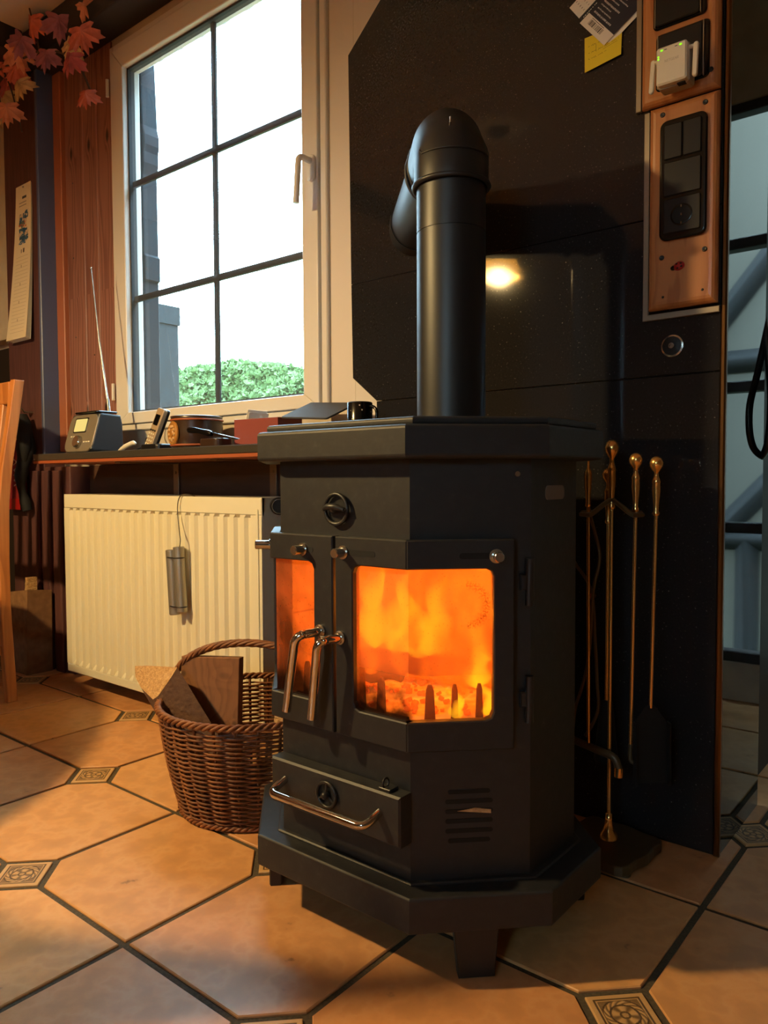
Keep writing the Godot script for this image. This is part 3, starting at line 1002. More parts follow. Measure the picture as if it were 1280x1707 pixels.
func build_stove() -> void:
	var sp: Material = M["stove_paint"]
	var t := thing("wood_stove", "black eight-sided cast stove with glazed double doors, fire burning inside", "stove", Vector3(STOVE_X, 0, -0.09))
	stove = t
	# body below and above the fire opening, and side and back walls between
	var body := octa(0.136, 0.108, 0.128, -0.172, -0.3)
	var st := mb()
	slab(st, body, 0.118, 0.365, 0.0)
	slab(st, body, 0.612, 0.775, 0.0)
	var mid := PackedVector2Array([Vector2(1.178, 0.004), Vector2(1.202, -0.02), Vector2(1.202, -0.172), Vector2(1.074, -0.3), Vector2(0.802, -0.3), Vector2(0.674, -0.172), Vector2(0.674, -0.02), Vector2(0.698, 0.004), Vector2(0.708, -0.006), Vector2(0.692, -0.022), Vector2(0.692, -0.165), Vector2(0.81, -0.282), Vector2(1.066, -0.282), Vector2(1.184, -0.165), Vector2(1.184, -0.022), Vector2(1.168, -0.006)])
	slab(st, mid, 0.365, 0.612, 0.0)
	var bd := part("body", st, sp, t)
	# air slot high on the right-hand side
	st = mb()
	prism(st, round_rect(-0.031, 0.7, 0.031, 0.722, 0.008), -0.001, 0.0015, 0.0, frame_at(Vector3(1.202, 0, -0.095), Vector3(0, 0, -1), Vector3.UP))
	part("side_slot", st, M["radiator_edge"], bd)
	# top: thick rim plate, bevelled warming plate on it
	st = mb()
	slab(st, octa(0.154, 0.142, 0.147, -0.192, -0.33), 0.762, 0.8105, 0.006)
	part("top_plate", st, sp, t)
	st = mb()
	var pl := octa(0.152, 0.122, 0.14, -0.185, -0.315)
	slab(st, pl, 0.8095, 0.8225, 0.005)
	part("warming_plate", st, sp, t)
	# foot: skirt with a flat ledge, four legs
	st = mb()
	slab(st, octa(0.161, 0.145, 0.149, -0.175, -0.315), 0.079, 0.1325, 0.004)
	part("base_plate", st, sp, t)
	st = mb()
	slab(st, octa(0.142, 0.116, 0.134, -0.172, -0.302), 0.131, 0.1365, 0.002)
	part("base_rim", st, sp, t)
	for sx in [-1.0, 1.0]:
		for sz in [1.0, -1.0]:
			var s := sqrt(0.5)
			var xf := frame_at(Vector3(STOVE_X + sx * 0.2235, 0, 0.0615 if sz > 0 else -0.235), Vector3(s, 0, -s * sx * sz), Vector3.UP)
			st = mb()
			prism(st, PackedVector2Array([Vector2(-0.028, 0), Vector2(0.026, 0), Vector2(0.033, 0.085), Vector2(-0.036, 0.085)]), -0.022, 0.0, 0.002, xf)
			part("leg", st, M["pipe_paint"], t)
	# doors: a front half and a facet half each, the window runs over the corner
	var y0 := 0.335
	var y1 := 0.6445
	var wy0 := 0.379
	var wy1 := 0.602
	var zd := 0.126
	var hw := 0.1435
	for right in [true, false]:
		var sg := 1.0 if right else -1.0
		st = mb()
		var u0 := 0.0035 if right else 0.0025
		var wl := 0.0395 if right else 0.0435
		var r := 0.012
		var fr := PackedVector2Array([Vector2(u0, y0), Vector2(hw, y0), Vector2(hw, wy0), Vector2(wl + r, wy0), Vector2(wl + r * 0.3, wy0 + r * 0.3), Vector2(wl, wy0 + r), Vector2(wl, wy1 - r), Vector2(wl + r * 0.3, wy1 - r * 0.3), Vector2(wl + r, wy1), Vector2(hw, wy1), Vector2(hw, y1), Vector2(u0, y1)])
		for i in fr.size():
			fr[i] = Vector2(STOVE_X + fr[i].x * sg, fr[i].y)
		prism(st, fr, 0.1085, zd, 0.0018)
		var L := 0.159
		var wr := 0.1285
		var fp := PackedVector2Array([Vector2(0, y0), Vector2(L, y0), Vector2(L, y1), Vector2(0, y1), Vector2(0, wy1), Vector2(wr - r, wy1), Vector2(wr - r * 0.3, wy1 - r * 0.3), Vector2(wr, wy1 - r), Vector2(wr, wy0 + r), Vector2(wr - r * 0.3, wy0 + r * 0.3), Vector2(wr - r, wy0), Vector2(0, wy0)])
		if not right:
			for i in fp.size():
				fp[i] = Vector2(-fp[i].x, fp[i].y)
		prism(st, fp, -0.0175, 0.0, 0.0018, facet(hw, zd, right))
		var door := part("door", st, sp, t, "right-hand door with the wide clear window" if right else "left-hand door with a sooty window")
		# glass, sooty
		var gm: StandardMaterial3D = M["stove_glass_%d" % (0 if right else 1)]
		st = mb()
		st.set_smooth_group(-1)
		var zg := 0.1165
		var hg := 0.1395
		var a := Vector3(STOVE_X + (wl - 0.004) * sg, 0, zg)
		var b := Vector3(STOVE_X + hg * sg, 0, zg)
		var c := b + Vector3(0.5 * sg, 0, -0.5) * sqrt(2.0) * 0.132
		var tot := hg - wl + 0.136
		var us := [0.0, (hg - wl + 0.004) / tot, 1.0]
		var ps := [a, b, c]
		for k in 2:
			var p: Vector3 = ps[k]
			var q: Vector3 = ps[k + 1]
			var lo := Vector3(0, wy0 - 0.004, 0)
			var hi := Vector3(0, wy1 + 0.004, 0)
			var vs := [p + lo, q + lo, q + hi, p + hi]
			var uv := [Vector2(us[k], 1), Vector2(us[k + 1], 1), Vector2(us[k + 1], 0), Vector2(us[k], 0)]
			for i in ([0, 2, 1, 0, 3, 2] if right else [0, 1, 2, 0, 2, 3]):
				st.set_uv(uv[i])
				st.add_vertex(vs[i])
		part("glass", st, gm, door)
		# air slots with sliding chrome knobs
		var kx := 0.022 if right else -0.0655
		var s0 := 0.02 if right else -0.088
		for k in 2:
			if not right and k == 1:
				continue
			var xf := Transform3D(Basis(), Vector3(STOVE_X, 0, zd)) if k == 0 else facet(hw, zd, true)
			var sa: float = s0 if k == 0 else 0.077
			var kk: float = kx if k == 0 else 0.131
			st = mb()
			prism(st, round_rect(sa, 0.6165, sa + (0.065 if right else 0.045), 0.6255, 0.0042), -0.002, 0.0006, 0.0, xf)
			part("air_slot", st, M["seam"], door)
			st = mb()
			var kxf := along(xf * Vector3(kk, 0.6205, 0), xf.basis.z)
			lathe(st, [Vector2(0, 0), Vector2(0.0105, 0), Vector2(0.0105, 0.003), Vector2(0.0075, 0.0035), Vector2(0.0075, 0.021), Vector2(0.0065, 0.0225), Vector2(0, 0.0225)], kxf, 20, true)
			part("air_knob", st, M["bolt_steel"], door)
		if not right:
			st = mb()
			lathe(st, [Vector2(0, 0), Vector2(0.0095, 0), Vector2(0.0095, 0.003), Vector2(0.0075, 0.0035), Vector2(0.0075, 0.026), Vector2(0.0065, 0.0275), Vector2(0, 0.0275)], along(Vector3(STOVE_X - hw - 0.03, 0.6205, zd - 0.03), Vector3(-1, 0, 1)), 20, true)
			part("air_knob", st, M["chrome"], door)
		# bent chrome handle
		var hp := Vector3(0.953, 0.488, zd) if right else Vector3(0.911, 0.493, zd)
		var top := Vector3(0.939, 0.487, zd + 0.037) if right else Vector3(0.891, 0.489, zd + 0.037)
		var bot := Vector3(0.922, 0.363, zd + 0.034) if right else Vector3(0.866, 0.365, zd + 0.034)
		st = mb()
		tube(st, soft([hp, hp + Vector3(-0.004, -0.001, 0.02), top, bot], 0.016, 7), 0.0072, 14)
		part("handle", st, M["chrome"], door)
		st = mb()
		lathe(st, [Vector2(0, 0), Vector2(0.011, 0), Vector2(0.011, 0.004), Vector2(0.009, 0.006), Vector2(0, 0.006)], along(hp, Vector3.BACK), 18, true)
		part("handle_collar", st, M["bolt_steel"], door)
		# hinges on the outer edge
		for hy in [0.58, 0.405]:
			st = mb()
			var fx := facet(0.136, 0.108, right)
			var hxx := 0.1775 * sg
			tube(st, [fx * Vector3(hxx, hy - 0.035, 0.006), fx * Vector3(hxx, hy + 0.035, 0.006)], 0.0065, 10)
			bx(st, Vector3(hxx - 0.014 * sg, hy - 0.012, -0.002), Vector3(hxx, hy + 0.012, 0.009), 0.002, fx)
			part("hinge", st, M["pipe_paint"], door)
	# upper air wheel: ring with a cross bar
	var wc := Vector3(STOVE_X - 0.004, 0.686, 0.108)
	st = mb()
	var ring := []
	for k in 28:
		ring.append(wc + Vector3(cos(TAU * k / 28.0) * 0.0235, sin(TAU * k / 28.0) * 0.0235, 0.006))
	tube(st, ring, 0.0034, 8, true)
	lathe(st, [Vector2(0, 0), Vector2(0.02, 0), Vector2(0.02, 0.002), Vector2(0, 0.002)], along(wc, Vector3.BACK), 24, true)
	var aw := part("air_wheel", st, M["pipe_paint"], t)
	st = mb()
	tube(st, [wc + Vector3(-0.021, 0.0, 0.011), wc + Vector3(-0.008, 0.004, 0.016), wc + Vector3(0.008, 0.004, 0.016), wc + Vector3(0.021, 0, 0.011)], [0.0035, 0.0055, 0.0055, 0.0035], 10)
	lathe(st, [Vector2(0, 0.004), Vector2(0.006, 0.006), Vector2(0.006, 0.016), Vector2(0, 0.02)], along(wc, Vector3.BACK), 16)
	part("cross_bar", st, M["pipe_paint"], aw)
	# ash drawer
	st = mb()
	prism(st, rect(0.807, 0.197, 1.0785, 0.2725), 0.109, 0.14, 0.003)
	var dr := part("ash_drawer", st, sp, t)
	st = mb()
	tube(st, soft([Vector3(0.8405, 0.2415, 0.139), Vector3(0.838, 0.229, 0.172), Vector3(1.037, 0.229, 0.172), Vector3(1.04, 0.2415, 0.139)], 0.016, 7), 0.0066, 14)
	part("handle", st, M["chrome"], dr)
	var dc := Vector3(0.936, 0.2415, 0.14)
	st = mb()
	ring = []
	for k in 28:
		ring.append(dc + Vector3(cos(TAU * k / 28.0) * 0.0195, sin(TAU * k / 28.0) * 0.0195, 0.003))
	tube(st, ring, 0.0028, 8, true)
	for k in 3:
		var an := PI / 2 + TAU * k / 3.0
		tube(st, [dc + Vector3(0, 0, 0.004), dc + Vector3(cos(an) * 0.018, sin(an) * 0.018, 0.003)], 0.002, 6)
	lathe(st, [Vector2(0, 0), Vector2(0.006, 0.001), Vector2(0.0055, 0.01), Vector2(0, 0.013)], along(dc, Vector3.BACK), 14)
	part("air_wheel", st, M["pipe_paint"], dr)
	st = mb()
	bx(st, Vector3(1.035, 0.272, 0.113), Vector3(1.056, 0.277, 0.135), 0.001)
	ring = []
	for k in 14:
		ring.append(Vector3(1.043, 0.283 + cos(TAU * k / 14.0) * 0.007, 0.128 + sin(TAU * k / 14.0) * 0.007))
	tube(st, ring, 0.0016, 6, true)
	part("latch", st, M["pipe_paint"], dr)
	# louvre slots in the right facet
	var fx2 := facet(0.136, 0.108, true)
	for k in 6:
		var y := 0.2675 - k * 0.0148
		var ins := 0.004 if k in [0, 5] else 0.0
		st = mb()
		prism(st, round_rect(0.052 + ins, y - 0.0033, 0.124 - ins, y + 0.0033, 0.0032), -0.004, 0.0006, 0.0, fx2)
		part("louvre_slot", st, M["seam"], bd)
	# bits of ash and a scrap of kindling in the slots
	st = mb()
	prism(st, PackedVector2Array([Vector2(0.07, 0.2385), Vector2(0.121, 0.2335), Vector2(0.121, 0.239), Vector2(0.097, 0.2425)]), 0.0, 0.0016, 0.0, fx2)
	part("kindling_scrap", st, M["cut_wood"], bd)
	st = mb()
	lathe(st, [Vector2(0, 0), Vector2(0.004, 0), Vector2(0.004, 0.002), Vector2(0, 0.002)], along(fx2 * Vector3(0.16, 0.7395, 0), fx2.basis.z), 12, true)
	part("screw", st, M["bolt_steel"], bd)

func build_pipe() -> void:
	var pm: Material = M["pipe_paint"]
	var t := thing("stove_pipe", "matt black flue pipe rising from the stove and bending back into the stone wall", "stovepipe", Vector3(0.934, 0.8225, -0.206))
	var c := Vector3(0.934, 0, -0.206)
	var R := 0.064
	var yh := 1.346
	var st := mb()
	lathe(st, [Vector2(R, 0.824), Vector2(R, 1.186), Vector2(R - 0.0012, 1.1865), Vector2(R - 0.0012, 1.1875)], Transform3D(Basis(), c), 56, true)
	lathe(st, [Vector2(R - 0.0012, 1.1875), Vector2(R, 1.188), Vector2(R, 1.285)], Transform3D(Basis(), c), 56, true)
	part("upright_pipe", st, pm, t)
	st = mb()
	lathe(st, [Vector2(R + 0.009, 0.8225), Vector2(R + 0.009, 0.828), Vector2(R, 0.83)], Transform3D(Basis(), c), 56, true)
	part("foot_ring", st, pm, t)
	# bend: straight rings cut at mitres, in the upright plane of direction d
	var d := Vector3(-1, 0, -1).normalized()
	var el := mb()
	var Rb := R + 0.005
	var secs := []
	var by := 1.272
	secs.append([Vector3(0, by, 0), Vector3.UP])
	secs.append([Vector3(0, 1.318, 0), Vector3.UP + d * 0.414])
	secs.append([d * 0.036 + Vector3(0, yh + 0.006, 0), d + Vector3.UP * 0.414])
	secs.append([d * 0.09 + Vector3(0, yh, 0), d])
	var side := d.cross(Vector3.UP)
	var rings := []
	for s in secs:
		var n: Vector3 = (s[1] as Vector3).normalized()
		var upv := (n.cross(side)).normalized() * -1.0
		var ax: Vector3 = Vector3.UP if rings.size() == 0 else ((Vector3.UP if rings.size() == 1 else d))
		var k := 1.0 / maxf(0.4, n.dot(ax))
		var ring := []
		for i in 48:
			var a := TAU * i / 48.0
			ring.append(c + (s[0] as Vector3) + side * cos(a) * Rb + upv * sin(a) * Rb * k)
		rings.append(ring)
	# middle mitre keeps the radius, so the bend reads as three straight cuts
	for r in rings.size() - 1:
		el.set_smooth_group(1)
		for i in 48:
			var j := (i + 1) % 48
			quad(el, rings[r][i], rings[r + 1][i], rings[r + 1][j], rings[r][j])
	var eb := part("elbow", el, pm, t)
	# rolled collars at both ends of the bend
	st = mb()
	var ring := []
	for i in 56:
		var a := TAU * i / 56.0
		ring.append(c + Vector3(cos(a) * (R + 0.0045), 1.272, sin(a) * (R + 0.0045)))
	tube(st, ring, 0.005, 8, true)
	part("collar", st, pm, t)
	for off in [0.092, 0.125]:
		st = mb()
		ring = []
		for i in 56:
			var a := TAU * i / 56.0
			ring.append(c + d * off + Vector3(0, yh, 0) + side * cos(a) * (R + 0.0035) + Vector3.UP * sin(a) * (R + 0.0035))
		tube(st, ring, 0.004, 8, true)
		part("collar", st, pm, t)
	# edge of the inspection lid on the bend, with its wing nut
	st = mb()
	var lidn := (Vector3.UP * 0.62 - d * 0.78).normalized()
	var lidc := c + Vector3(0, 1.322, 0)
	var lp := []
	for i in 21:
		var a := -1.0 + 2.0 * i / 20.0
		var dn := -d * cos(a * 1.15) + side * sin(a * 1.15)
		lp.append(Vector3(c.x, 1.318 + (0.008 if absf(a) > 0.95 else 0.0), c.z) + dn * (Rb + 0.0006))
	tube(st, lp, 0.0016, 6)
	part("lid_edge", st, pm, eb)
	st = mb()
	var wn := lidc + lidn * 0.069 + side * -0.012
	tube(st, [wn - lidn * 0.008, wn + lidn * 0.006], 0.002, 8)
	tube(st, [wn + lidn * 0.006 + Vector3(0, 0.005, 0), wn + lidn * 0.006 - Vector3(0, 0.005, 0)], 0.0022, 8)
	part("wing_nut", st, M["bolt_steel"], eb)
	# level run into the wall
	st = mb()
	tube(st, [c + d * 0.088 + Vector3(0, yh, 0), c + d * 0.3 + Vector3(0, yh, 0), c + d * 0.475 + Vector3(0, yh, 0)], R, 56)
	part("level_pipe", st, pm, t)
	st = mb()
	lathe(st, [Vector2(R + 0.001, -0.012), Vector2(R + 0.003, -0.012), Vector2(R + 0.003, 0.0), Vector2(R + 0.001, 0.0)], along(c + d * 0.43 + Vector3(0, yh, 0), d), 48, true)
	part("wall_sleeve", st, pm, t)

# ------------------------------------------------------------------ fire
func build_fire() -> void:
	var st := mb()
	# brick lining: floor, back and sides
	var back := PackedVector2Array([Vector2(1.178, -0.006), Vector2(1.178, -0.12), Vector2(1.1, -0.2), Vector2(0.776, -0.2), Vector2(0.698, -0.12), Vector2(0.698, -0.006), Vector2(0.71, -0.006), Vector2(0.71, -0.114), Vector2(0.782, -0.186), Vector2(1.094, -0.186), Vector2(1.166, -0.114), Vector2(1.166, -0.006)])
	slab(st, octa(0.125, 0.096, 0.12, -0.11, -0.18), 0.3655, 0.3685, 0.0)
	var t := part("firebox", st, M["firebrick"], stove, "brick-lined firebox glowing orange")
	st = mb()
	slab(st, back, 0.3665, 0.48, 0.001)
	part("brick_course", st, M["firebrick"], t)
	st = mb()
	slab(st, back, 0.482, 0.611, 0.001)
	part("brick_course", st, M["firebrick"], t)
	st = mb()
	slab(st, octa(0.12, 0.09, 0.12, -0.11, -0.18), 0.605, 0.611, 0.0)
	part("baffle_plate", st, M["firebrick"], t)
	# grate bars that keep the logs off the glass
	st = mb()
	bx(st, Vector3(0.82, 0.366, 0.086), Vector3(1.056, 0.374, 0.094), 0.001)
	var g := part("log_guard", st, M["soot"], stove, "row of dark upright guard bars behind the glass")
	var fx := facet(0.118, 0.092, true)
	for k in 8:
		st = mb()
		var xf := Transform3D(Basis(), Vector3(0.845 + k * 0.04, 0, 0.094))
		var hgt := 0.062
		if k >= 5:
			xf = fx * Transform3D(Basis(), Vector3(0.035 + (k - 5) * 0.038, 0, 0))
			hgt = 0.056
		var w := 0.0085 if k < 6 else 0.006
		prism(st, PackedVector2Array([Vector2(-w, 0.366), Vector2(w, 0.366), Vector2(w * 0.7, 0.366 + hgt * 0.85), Vector2(w * 0.35, 0.366 + hgt), Vector2(-w * 0.35, 0.366 + hgt), Vector2(-w * 0.7, 0.366 + hgt * 0.85)]), -0.006, 0.0, 0.001, xf)
		part("guard_bar", st, M["soot"], g)
	# burning logs
	var spots := [[Vector3(0.83, 0.402, -0.07), Vector3(1.06, 0.404, -0.13), 0.018, "charred burning log lying across the back of the stove fire"], [Vector3(0.84, 0.396, 0.0), Vector3(0.95, 0.398, -0.035), 0.015, "short charred burning log lying in front in the stove fire"]]
	for s in spots:
		st = mb()
		var pts := []
		var rad := []
		for k in 9:
			var f := k / 8.0
			pts.append((s[0] as Vector3).lerp(s[1], f) + Vector3(0, 0.004 * sin(f * 9.0), 0))
			rad.append(s[2] * (1.0 + 0.12 * sin(f * 13.0 + s[2] * 90.0)))
		tube(st, pts, rad, 9)
		info(part("burning_log", st, M["char"]), s[3], "log")
	st = mb()
	for k in 90:
		var a := rng.randf() * TAU
		var rr := sqrt(rng.randf())
		var p := Vector3(STOVE_X + 0.03 + cos(a) * rr * 0.17, 0.3688, -0.03 + sin(a) * rr * 0.1)
		var e := rng.randf_range(0.005, 0.012)
		bx(st, -Vector3(e, e * 0.6, e) / 2.0, Vector3(e, e * 0.6, e) / 2.0, 0.002, Transform3D(Basis.from_euler(Vector3(rng.randf_range(-0.5, 0.5), rng.randf() * TAU, rng.randf_range(-0.5, 0.5))), p + Vector3(0, e * 0.35, 0)))
	info(part("ember_bed", st, M["ember"]), "bed of red-hot embers under the burning logs", "embers", "", "stuff")
	# flames and their light
	var f := []
	for k in 26:
		var fx3 := rng.randf_range(0.80, 1.13)
		var big := rng.randf()
		f.append([Vector3(fx3, rng.randf_range(0.385, 0.46), rng.randf_range(-0.1, 0.01)), 0.05 + 0.11 * big, 0.012 + 0.02 * big, 1 if k % 3 == 0 else 0])
	f.append([Vector3(1.105, 0.372, 0.035), 0.04, 0.012, 1])
	f.append([Vector3(1.14, 0.372, 0.0), 0.05, 0.012, 1])
	var fl := thing("flames", "orange and yellow flames licking up behind the stove glass", "flames", Vector3(STOVE_X, 0.4, -0.04))
	for q in f:
		st = mb()
		for shell in 6:
			var pts := []
			var rad := []
			var sc := 1.0 - shell * 0.155
			for k in 15:
				var h := k / 14.0
				var ph: float = q[1] * 40.0 + q[2] * 300.0
				pts.append((q[0] as Vector3) + Vector3((0.016 * sin(h * 6.0 + ph) + 0.006 * sin(h * 13.0 + ph)) * h * 1.2, q[1] * h * (1.0 - 0.06 * shell), 0.01 * cos(h * 5.0 + ph) * h))
				rad.append(maxf(0.0004, sc * q[2] * (sin(PI * pow(h, 0.55)) * (1.0 - 0.5 * h) * (1.0 + 0.2 * sin(h * 17.0 + ph)) + 0.02)))
			tube(st, pts, rad, 12)
		part("flame", st, M["flame_%d" % q[3]], fl)
	for q in [[Vector3(1.04, 0.43, 0.02), 0.008], [Vector3(0.86, 0.5, -0.05), 0.03], [Vector3(1.04, 0.5, -0.08), 0.046]]:
		var l := OmniLight3D.new()
		l.name = "fire_light"
		l.position = q[0]
		l.light_color = Color(1.0, 0.52, 0.1)
		l.light_energy = q[1]
		l.omni_range = 8.0
		l.omni_attenuation = 2.0
		l.light_size = 0.02
		l.shadow_enabled = true
		add_child(l, true)

# ------------------------------------------------------------------ radiator
func build_radiator() -> void:
	var x0 := -0.812
	var x1 := 0.215
	var y0 := 0.06
	var y1 := 0.684
	var zf := -0.372
	var t := thing("radiator", "cream enamelled panel radiator with upright ribs under the window shelf", "radiator", Vector3(-0.3, y0, -0.45))
	# front sheet: flat rim, ribs pressed in between
	var st := mb()
	st.set_smooth_group(-1)
	var n := 22
	var pitch := (x1 - x0 - 0.06) / n
	var prof := PackedVector2Array([Vector2(x0, zf)])
	for k in n:
		var xa := x0 + 0.03 + pitch * k
		prof.append(Vector2(xa + pitch * 0.08, zf))
		prof.append(Vector2(xa + pitch * 0.26, zf - 0.009))
		prof.append(Vector2(xa + pitch * 0.52, zf - 0.009))
		prof.append(Vector2(xa + pitch * 0.70, zf))
	prof.append(Vector2(x1, zf))
	var ya := y0 + 0.045
	var yb := y1 - 0.055
	for k in prof.size() - 1:
		var a := prof[k]
		var b := prof[k + 1]
		quad(st, Vector3(a.x, ya, a.y), Vector3(b.x, ya, b.y), Vector3(b.x, yb, b.y), Vector3(a.x, yb, a.y))
		# run-out of the rib into the flat rim
		quad(st, Vector3(a.x, yb, a.y), Vector3(b.x, yb, b.y), Vector3(b.x, yb + 0.008, zf), Vector3(a.x, yb + 0.008, zf))
		quad(st, Vector3(a.x, ya - 0.016, zf), Vector3(b.x, ya - 0.016, zf), Vector3(b.x, ya, b.y), Vector3(a.x, ya, a.y))
	bx(st, Vector3(x0, yb + 0.008, zf - 0.012), Vector3(x1, y1 - 0.004, zf), 0.002)
	bx(st, Vector3(x0, y0, zf - 0.012), Vector3(x1, ya - 0.016, zf), 0.003)
	part("front_panel", st, M["radiator_enamel"], t)
	st = mb()
	bx(st, Vector3(x0 + 0.002, y0 + 0.01, zf - 0.05), Vector3(x1 - 0.002, y1 - 0.02, zf - 0.014), 0.003)
	bx(st, Vector3(x0 + 0.002, y0 + 0.01, zf - 0.155), Vector3(x1 - 0.002, y1 - 0.02, zf - 0.12), 0.003)
	part("water_panel", st, M["radiator_enamel"], t)
	st = mb()
	for k in 60:
		var xa := x0 + 0.012 + (x1 - x0 - 0.02) * k / 60.0
		bx(st, Vector3(xa, y1 - 0.008, zf - 0.15), Vector3(xa + 0.007, y1, zf - 0.012))
	bx(st, Vector3(x0, y1 - 0.008, zf - 0.014), Vector3(x1, y1, zf), 0.002)
	bx(st, Vector3(x0, y1 - 0.008, zf - 0.155), Vector3(x1, y1, zf - 0.148))
	part("top_grille", st, M["radiator_enamel"], t)
	for s in [x0, x1 - 0.004]:
		st = mb()
		bx(st, Vector3(s, y0 + 0.005, zf - 0.155), Vector3(s + 0.004, y1, zf - 0.003), 0.001)
		part("side_panel", st, M["radiator_enamel"], t)
	st = mb()
	prism(st, round_rect(x1 - 0.02, y0 + 0.04, x1 - 0.011, y1 - 0.03, 0.004), zf, zf + 0.0035, 0.001)
	part("edge_bead", st, M["radiator_enamel"], t)
	# thermostat head at the right end
	var v := thing("radiator_thermostat", "round dark thermostat head at the right end of the radiator, half behind the stove", "thermostat", Vector3(0.222, 0.662, -0.43))
	st = mb()
	lathe(st, [Vector2(0, 0.0), Vector2(0.012, 0.0), Vector2(0.012, 0.012), Vector2(0.021, 0.014), Vector2(0.024, 0.03), Vector2(0.023, 0.06), Vector2(0.019, 0.066), Vector2(0, 0.066)], along(Vector3(0.219, 0.662, -0.43), Vector3(0.75, 0, 0.66)), 28, true)
	part("head", st, M["black_plastic"], v)
	st = mb()
	lathe(st, [Vector2(0.0175, 0.066), Vector2(0.0195, 0.066), Vector2(0.0195, 0.0675), Vector2(0.0175, 0.0675)], along(Vector3(0.219, 0.662, -0.43), Vector3(0.75, 0, 0.66)), 28, true)
	part("ring", st, M["bolt_steel"], v)
	# feet of the shelf: two steel brackets on the wall
	for x in [-0.404, 0.07]:
		st = mb()
		bx(st, Vector3(x - 0.014, 0.6, -0.555), Vector3(x + 0.014, 0.795, -0.547), 0.001)
		bx(st, Vector3(x - 0.014, 0.785, -0.547), Vector3(x + 0.014, 0.7895, -0.33), 0.001)
		lathe(st, [Vector2(0, 0), Vector2(0.005, 0), Vector2(0.004, 0.003), Vector2(0, 0.003)], along(Vector3(x, 0.757, -0.547), Vector3.BACK), 12, true)
		info(part("shelf_bracket", st, M["steel_trim"]), "steel angle bracket under the shelf above the middle of the radiator" if x < 0.0 else "steel angle bracket under the shelf next to the stove", "bracket", "brackets under the shelf")
	# hanging evaporator: two steel tubes tied together on a wire hook
	var e := thing("radiator_evaporator", "pair of brushed steel tubes hanging on a wire hook before the radiator ribs", "evaporator", Vector3(-0.13, 0.33, -0.345))
	var tilt := Vector3(-0.075, 1.0, 0.0).normalized()
	for k in 2:
		var o := Vector3(-0.138 + 0.032 * k, 0.337 + 0.01 * k, -0.3465 - 0.003 * k)
		st = mb()
		lathe(st, [Vector2(0, 0), Vector2(0.0145, 0), Vector2(0.0165, 0.003), Vector2(0.0165, 0.19), Vector2(0.0145, 0.1915), Vector2(0.014, 0.18), Vector2(0, 0.18)], along(o, tilt), 28, true)
		part("tube", st, M["brushed_steel"], e)
	for h in [0.022, 0.165]:
		st = mb()
		var ring := []
		var mid: Vector3 = Vector3(-0.122, 0.342, -0.348) + tilt * h
		for i in 32:
			var a := TAU * i / 32.0
			ring.append(mid + Vector3(cos(a) * 0.034, 0, sin(a) * 0.019))
		tube(st, ring, 0.0018, 6, true)
		part("tie_ring", st, M["black_plastic"], e)
	st = mb()
	tube(st, smooth_path([Vector3(-0.118, 0.53, -0.35), Vector3(-0.112, 0.555, -0.35), Vector3(-0.118, 0.58, -0.352), Vector3(-0.14, 0.648, -0.362), Vector3(-0.132, 0.684, -0.366), Vector3(-0.112, 0.69, -0.378), Vector3(-0.1, 0.685, -0.395)], 6), 0.0014, 6)
	part("wire_hook", st, M["wire"], e)

